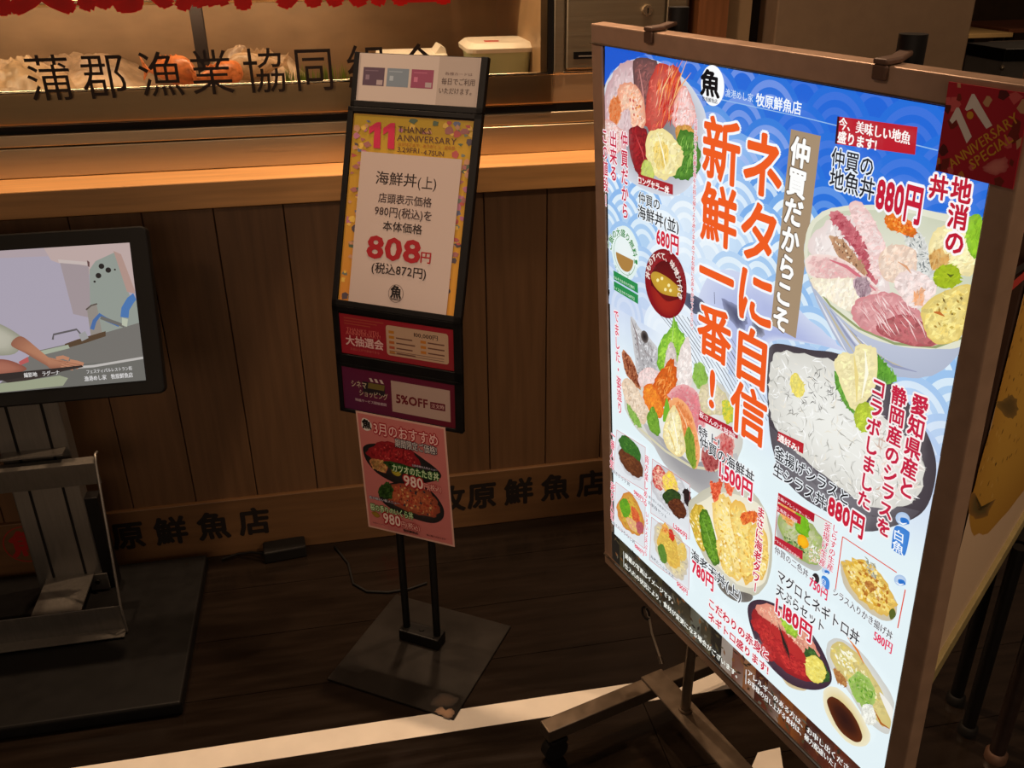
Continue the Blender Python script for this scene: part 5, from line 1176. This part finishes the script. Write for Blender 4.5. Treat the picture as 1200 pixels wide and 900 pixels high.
A.blob([(947, 774), (956, 766), (968, 776), (971, 790), (962, 800), (950, 792)], (242, 232, 130), (226, 206, 90), .07, 72)
A.blob([(972, 756), (984, 746), (1010, 760), (1034, 790), (1052, 822), (1050, 850), (1040, 858), (1018, 840), (996, 806), (976, 780)], (232, 232, 222), (206, 206, 200), .01)
A.blob([(976, 760), (988, 750), (1008, 764), (1026, 790), (1044, 824), (1045, 850), (1030, 842), (1008, 808), (984, 784)], (226, 212, 140), (210, 190, 120), .04, 73)
A.scatter([(978, 758), (992, 752), (1020, 786), (1034, 820), (1010, 806), (984, 780)], 110, .010, .004, [(246, 240, 190), (230, 206, 110), (250, 248, 226), (206, 196, 110)], seed=73)
A.blob([(998, 796), (1008, 786), (1022, 794), (1030, 812), (1022, 830), (1008, 820)], (130, 176, 60), (170, 196, 110), .08, 74); A.scatter([(998, 796), (1010, 788), (1028, 812), (1020, 828)], 50, .008, .003, [(96, 150, 50), (190, 210, 130), (140, 180, 70)], seed=74)
A.blob([(1014, 826), (1024, 824), (1030, 838), (1026, 848), (1014, 842)], (242, 242, 232), (226, 226, 214), .05); A.line([(996, 744), (1008, 760), (1016, 776)], .005, (226, 130, 60), taper=True); A.line([(1028, 830), (1036, 846), (1046, 852)], .005, (176, 100, 40), taper=True); A.blob([(980, 782), (992, 790), (996, 802), (986, 798)], (150, 90, 50), (190, 140, 80), .08)
A.blob([(1034, 810), (1046, 822), (1054, 840), (1050, 846)], (240, 238, 230))
A.blob([(968, 812), (972, 804), (984, 804), (1002, 820), (1020, 850), (1023, 866), (1014, 873), (998, 869), (980, 850), (970, 830)], (220, 196, 120), (238, 230, 200), .01)
A.blob([(973, 824), (976, 815), (986, 818), (1002, 834), (1013, 856), (1012, 867), (1002, 866), (986, 852)], (44, 20, 18), (96, 44, 20), .01)

# --- dark photographic strip with notes
e0, e1 = A.uv((719.5, 622.5)), A.uv((1016, 900)); vs_ = (e0[1]+e1[1])/2
print('strip', e0, e1)
for i in range(24):
    a, b = PW*i/24, PW*(i+1)/24; rr = random.Random(100+i)
    c0 = rr.choice([(46, 40, 26), (30, 26, 22), (96, 96, 84), (40, 34, 26), (62, 54, 34)]) if i < 12 else rr.choice([(90, 36, 22), (120, 66, 28), (54, 26, 20), (150, 140, 130), (70, 32, 22)])
    c1 = rr.choice([(46, 40, 26), (30, 26, 22), (80, 72, 50)]) if i < 12 else rr.choice([(90, 40, 24), (60, 28, 22), (130, 110, 96)])
    A.grad([(a, -PH+.001), (b, -PH+.001), (b, vs_), (a, vs_)], [c0, c1, c0, mix(c0, c1, .5)], px=False); A.k -= 1
A.k += 2
A.scatter([(0.005, -PH+.003), (PW-.005, -PH+.003), (PW-.005, vs_-.002), (.005, vs_-.002)], 150, .016, .006, [(30, 26, 22), (70, 60, 40), (110, 70, 40), (50, 36, 26), (90, 84, 70)], seed=88, px=False)
A.line([(733.5, 645), (733.8, 663)], .0014, (240, 244, 236)); A.line([(877.5, 783), (877, 800)], .0014, (250, 250, 250))
A.text('掲載の写真はイメージです。', (736, 650), (796, 705), (244, 246, 236), bold=.03, sy=.014)
A.text('仕入れの状況により、食材が変更になる場合がございます。', (736, 660), (872, 794), (244, 246, 236), bold=.03, sy=.014)
A.text('アレルギーのある方は、お申し出ください', (880, 787), (1008, 904), (246, 246, 242), bold=.03, sy=.014)
A.text('お客様の召し上がる食材は、極力配慮いたします', (880, 797), (1000, 908), (246, 246, 242), bold=.03, sy=.014)
A.flush()
pnl = A.build('lit_poster', M_LIT, board, (.0005, PW-.0005, -PH+.0005, -.0005, (230, 240, 244)), .004, label='glowing blue and white printed menu')
print('board layers', A.k*A.step)

# --- red anniversary card taped over the corner of the frame
A = Art(P0, SU, SV, SN, base=.0105, off=.0105)
u_0, u_1, v_0, v_1 = part_quad(A, [(1111, 96), (1203, 109), (1191, 222), (1096.7, 201)])
A.poly([(u_0, v_0), (u_1, v_0), (u_1, v_1), (u_0, v_1)], (172, 34, 48), px=False)
rnd = random.Random(31)
for i in range(46):
    x, y = rnd.random(), rnd.random()
    if .15 < x < .85 and .2 < y < .85: continue
    c = (u_0+(u_1-u_0)*x, v_0+(v_1-v_0)*y); r_ = rnd.uniform(.003, .008); k_ = rnd.randint(4, 8); a_ = rnd.uniform(0, 6)
    A.poly([(min(u_1, max(u_0, c[0]+r_*math.cos(a_+6.283*j/k_)*(1 if j % 2 else .6))), min(v_1, max(v_0, c[1]+r_*math.sin(a_+6.283*j/k_)))) for j in range(k_)], rnd.choice([(196, 120, 50), (120, 40, 30), (206, 90, 90), (90, 30, 30), (196, 150, 110)]), px=False)
for p, q in (((1120, 158), (1136, 168)),): pass
A.poly([A.uv(p) for p in ((1113, 141), (1121, 126), (1124, 126), (1139, 160), (1133, 168), (1121, 140), (1116, 145))], (226, 214, 206), px=False)
A.poly([A.uv(p) for p in ((1131, 128), (1139, 110), (1142, 110), (1163, 147), (1156, 151), (1140, 127), (1133, 130))], (226, 214, 206), px=False)
A.ell((1137, 135), 4, 4.6, 0, (206, 150, 50), None, 14)
A.text('ANNIVERSARY', (1113, 193), (1193, 136), (206, 150, 50), bold=.02, snap=False, sy=.0135)
A.text('SPECIAL', (1137, 194), (1186, 159), (206, 150, 50), bold=.02, snap=False, sy=.0135)
A.blob([(1152, 198), (1160, 190), (1178, 184), (1182, 196), (1172, 204), (1160, 204)], (214, 130, 120), (190, 90, 90), .1)
tag(A.build('anniversary_card', M_PRINT, None, (u_0, u_1, v_0, v_1, (172, 34, 48)), .0012), 'red 11 anniversary special card on the top right frame corner of the lit board', 'card')

# ---- wheeled stand that carries the board
zb_ = .10
f1 = at_z((803, 832), zb_); sdh = sd
fst = thing('wheeled_sign_stand', 'bronze wheeled stand with cross feet carrying the lit menu board', 'stand', (f1.x, f1.y, 0))
b0_ = f1-sdh*.118; b1_ = f1+sdh*.48
MB().obox(b0_-nh*.0-Vector((0, 0, .0)) + nh*(-.0265), b1_-b0_, nh*.053, (0, 0, -.004)).build('cross_beam', M_BRONZE, fst, .0015, 1)
for s_ in (.02, .575):
    cpt = b0_+sdh*s_
    m = MB().obox(cpt-sdh*.018+nh*.268+Vector((0, 0, -.034)), sdh*.036, -nh*.53, (0, 0, .029)); m.build('foot', M_BRONZE, fst, .0025, 2)
    for e_ in (.235, -.235):
        w0 = cpt+nh*e_; w0.z = 0
        m = MB().tube([tuple(w0+Vector((0, 0, .026))-sdh*.010+nh*.010), tuple(w0+Vector((0, 0, .026))+sdh*.010+nh*.010)], .026, 24)
        cs_ = m.build('caster', M_RUBBER, fst)
        MB().tube([tuple(w0+Vector((0, 0, .052))), tuple(w0+Vector((0, 0, .068)))], .008, 12).build('caster_stem', M_BRONZE, cs_)
        MB().obox(w0+Vector((0, 0, .045))-sdh*.014-nh*.014, sdh*.028, nh*.036, (0, 0, .010)).build('caster_fork', M_RUBBER, cs_, .002)
f2 = f1+sdh*.335
for fp in (f1, f2):
    MB().tube([tuple(fp), tuple(Vector((fp.x, fp.y, .93)))], .0100, 20).build('post', M_BRONZE, fst)
    MB().tube([tuple(fp), tuple(fp+Vector((0, 0, .006)))], .0135, 20).build('post_collar', M_BRONZE, fst)
cbz = .90
MB().obox(Vector((f1.x, f1.y, cbz))-sdh*.08-nh*.008, sdh*.52, nh*.016, (0, 0, .04)).build('rear_bar', M_BRONZE, fst, .001, 1)
for pc, pb in (((794, 30), (762, 38)), ((1067, 62), (1034, 80))):
    q = at_plane(pc, P0-SN*.055, SN); top = at_plane((pc[0]+2, pc[1]-20), P0-SN*.055, SN).z
    q0 = Vector((q.x, q.y, 0))
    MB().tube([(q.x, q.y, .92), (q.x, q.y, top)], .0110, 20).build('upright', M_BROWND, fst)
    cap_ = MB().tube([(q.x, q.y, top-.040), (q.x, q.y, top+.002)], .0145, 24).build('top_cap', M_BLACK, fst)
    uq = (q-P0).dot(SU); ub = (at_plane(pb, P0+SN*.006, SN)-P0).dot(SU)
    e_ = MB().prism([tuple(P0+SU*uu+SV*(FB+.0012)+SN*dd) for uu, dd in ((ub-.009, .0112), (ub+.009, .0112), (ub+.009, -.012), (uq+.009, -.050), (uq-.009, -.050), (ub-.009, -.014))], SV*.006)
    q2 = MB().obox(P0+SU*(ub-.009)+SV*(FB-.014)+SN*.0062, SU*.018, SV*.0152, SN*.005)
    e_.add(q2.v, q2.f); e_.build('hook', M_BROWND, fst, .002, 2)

# ---- power lead under the board
pts = [at_plane(p, P0-SN*.012, SN) for p in ((757, 712), (761, 724), (764, 742), (770, 760), (773, 769))]
cab = thing('power_lead', 'grey power lead with plug hanging below the left of the lit board', 'cable', tuple(pts[0]))
MB().tube([tuple(p) for p in pts], .0022, 8).build('lead', M_GREYCAB, cab)
MB().tube([tuple(pts[-1]), tuple(pts[-1]+(pts[-1]-pts[-2]).normalized()*.014)], [.004, .0045], 12).build('plug', M_BRONZE, cab)
lp = [pts[0]+sdh*(.012*math.cos(a*.7))+Vector((0, 0, -.012+.012*math.sin(a*.7)-.004*a*.1)) for a in range(10)]
MB().tube([tuple(p) for p in lp], .0022, 8).build('lead_loop', M_RUBBER, cab)

# ================================================================== second board behind, on its own posts
zB = .50
a_ = at_z((1098, 776), zB); b_ = at_z((1200, 604), zB); d2 = (b_-a_); d2.z = 0; d2.normalize(); n3 = Vector((d2.y, -d2.x, 0))
O2 = a_-d2*.02; O2.z = zB; W2, H2 = .72, .86
bd2 = thing('rear_menu_board', 'unlit menu board with a big yellow food photo, half hidden behind the lit board', 'sign', tuple(O2+d2*W2/2))
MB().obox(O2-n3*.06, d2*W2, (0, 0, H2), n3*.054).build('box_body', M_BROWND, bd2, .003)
m = MB()
FT = .030
for p_, du, dv in ((O2+Vector((0, 0, -FT)), d2*W2, Vector((0, 0, FT))), (O2+Vector((0, 0, H2)), d2*W2, Vector((0, 0, FT))), (O2+d2*W2+Vector((0, 0, -FT)), d2*.03, Vector((0, 0, H2+2*FT)))):
    m.obox(p_-n3*.06, du, dv, n3*.064)
m.build('edge_trim', M_OLIVE, bd2, .002)
A = Art(O2, d2, (0, 0, 1), n3, base=-.004)
A.poly([(0, 0), (W2, 0), (W2, H2), (0, H2)], (206, 176, 146), px=False)
def clampuv(q): return (max(.001, min(W2-.001, q[0])), max(.001, min(H2-.001, q[1])))
def qb(pts, c0, c1, j=.02, sd_=1): A.blob([clampuv(A.uv(p)) for p in pts], c0, c1, j, sd_, px=False)
qb([(1150, 350), (1186, 349), (1215, 325), (1260, 300), (1280, 420), (1240, 520), (1185, 600), (1150, 628), (1110, 640), (1090, 600)], (196, 150, 62), (176, 128, 50), .02, 2)
A.scatter([clampuv(A.uv(p)) for p in ((1165, 372), (1200, 350), (1200, 520), (1160, 600), (1120, 610))], 60, .012, .006, [(120, 84, 34), (206, 166, 90), (150, 104, 44), (90, 66, 30)], seed=3, px=False)
qb([(1178, 470), (1192, 464), (1196, 480), (1188, 492), (1166, 482)], (96, 76, 40), (130, 100, 50), .15, 3); qb([(1134, 594), (1150, 600), (1170, 586), (1160, 604), (1140, 606)], (84, 76, 44), (140, 100, 50), .2, 4)
A.line([A.uv(p) for p in ((1170, 352), (1185, 341), (1200, 328), (1230, 300))], .012, (166, 52, 44), px=False)
A.line([A.uv(p) for p in ((1180, 326), (1196, 318), (1214, 306))], .010, (46, 38, 34), px=False); A.line([A.uv(p) for p in ((1186, 312), (1192, 300), (1193, 286))], .010, (46, 38, 34), px=False)
A.line([A.uv(p) for p in ((1195, 274), (1200, 271), (1220, 262))], .008, (166, 52, 44), px=False)
A.build('printed_face', M_PRINT, bd2)
for p, r_, mm in (((1119, 822), .013, M_BLACK), ((1133, 858), .013, M_BLACK), ((1166, 889), .015, M_REDLEG)):
    g = at_z(p, 0); h = zB-FT
    lg = MB().tube([(g.x, g.y, 0), (g.x, g.y, h)], r_, 16).build('post', mm, bd2)
    MB().tube([(g.x, g.y, 0), (g.x, g.y, .018), (g.x, g.y, .022)], [r_+.006, r_+.006, r_+.001], 16).build('foot_cap', M_BROWND if mm is M_REDLEG else M_RUBBER, lg)
g1 = at_z((1119, 822), 0); g3 = at_z((1166, 889), 0)
MB().obox(Vector((g1.x, g1.y, zB-FT-.012))-n3*.02-d2*.05, d2*.14, n3*.15, (0, 0, .012)).build('post_plate', M_BLACK, bd2)

bpy.data.objects.remove(_to); bpy.data.curves.remove(_tc)
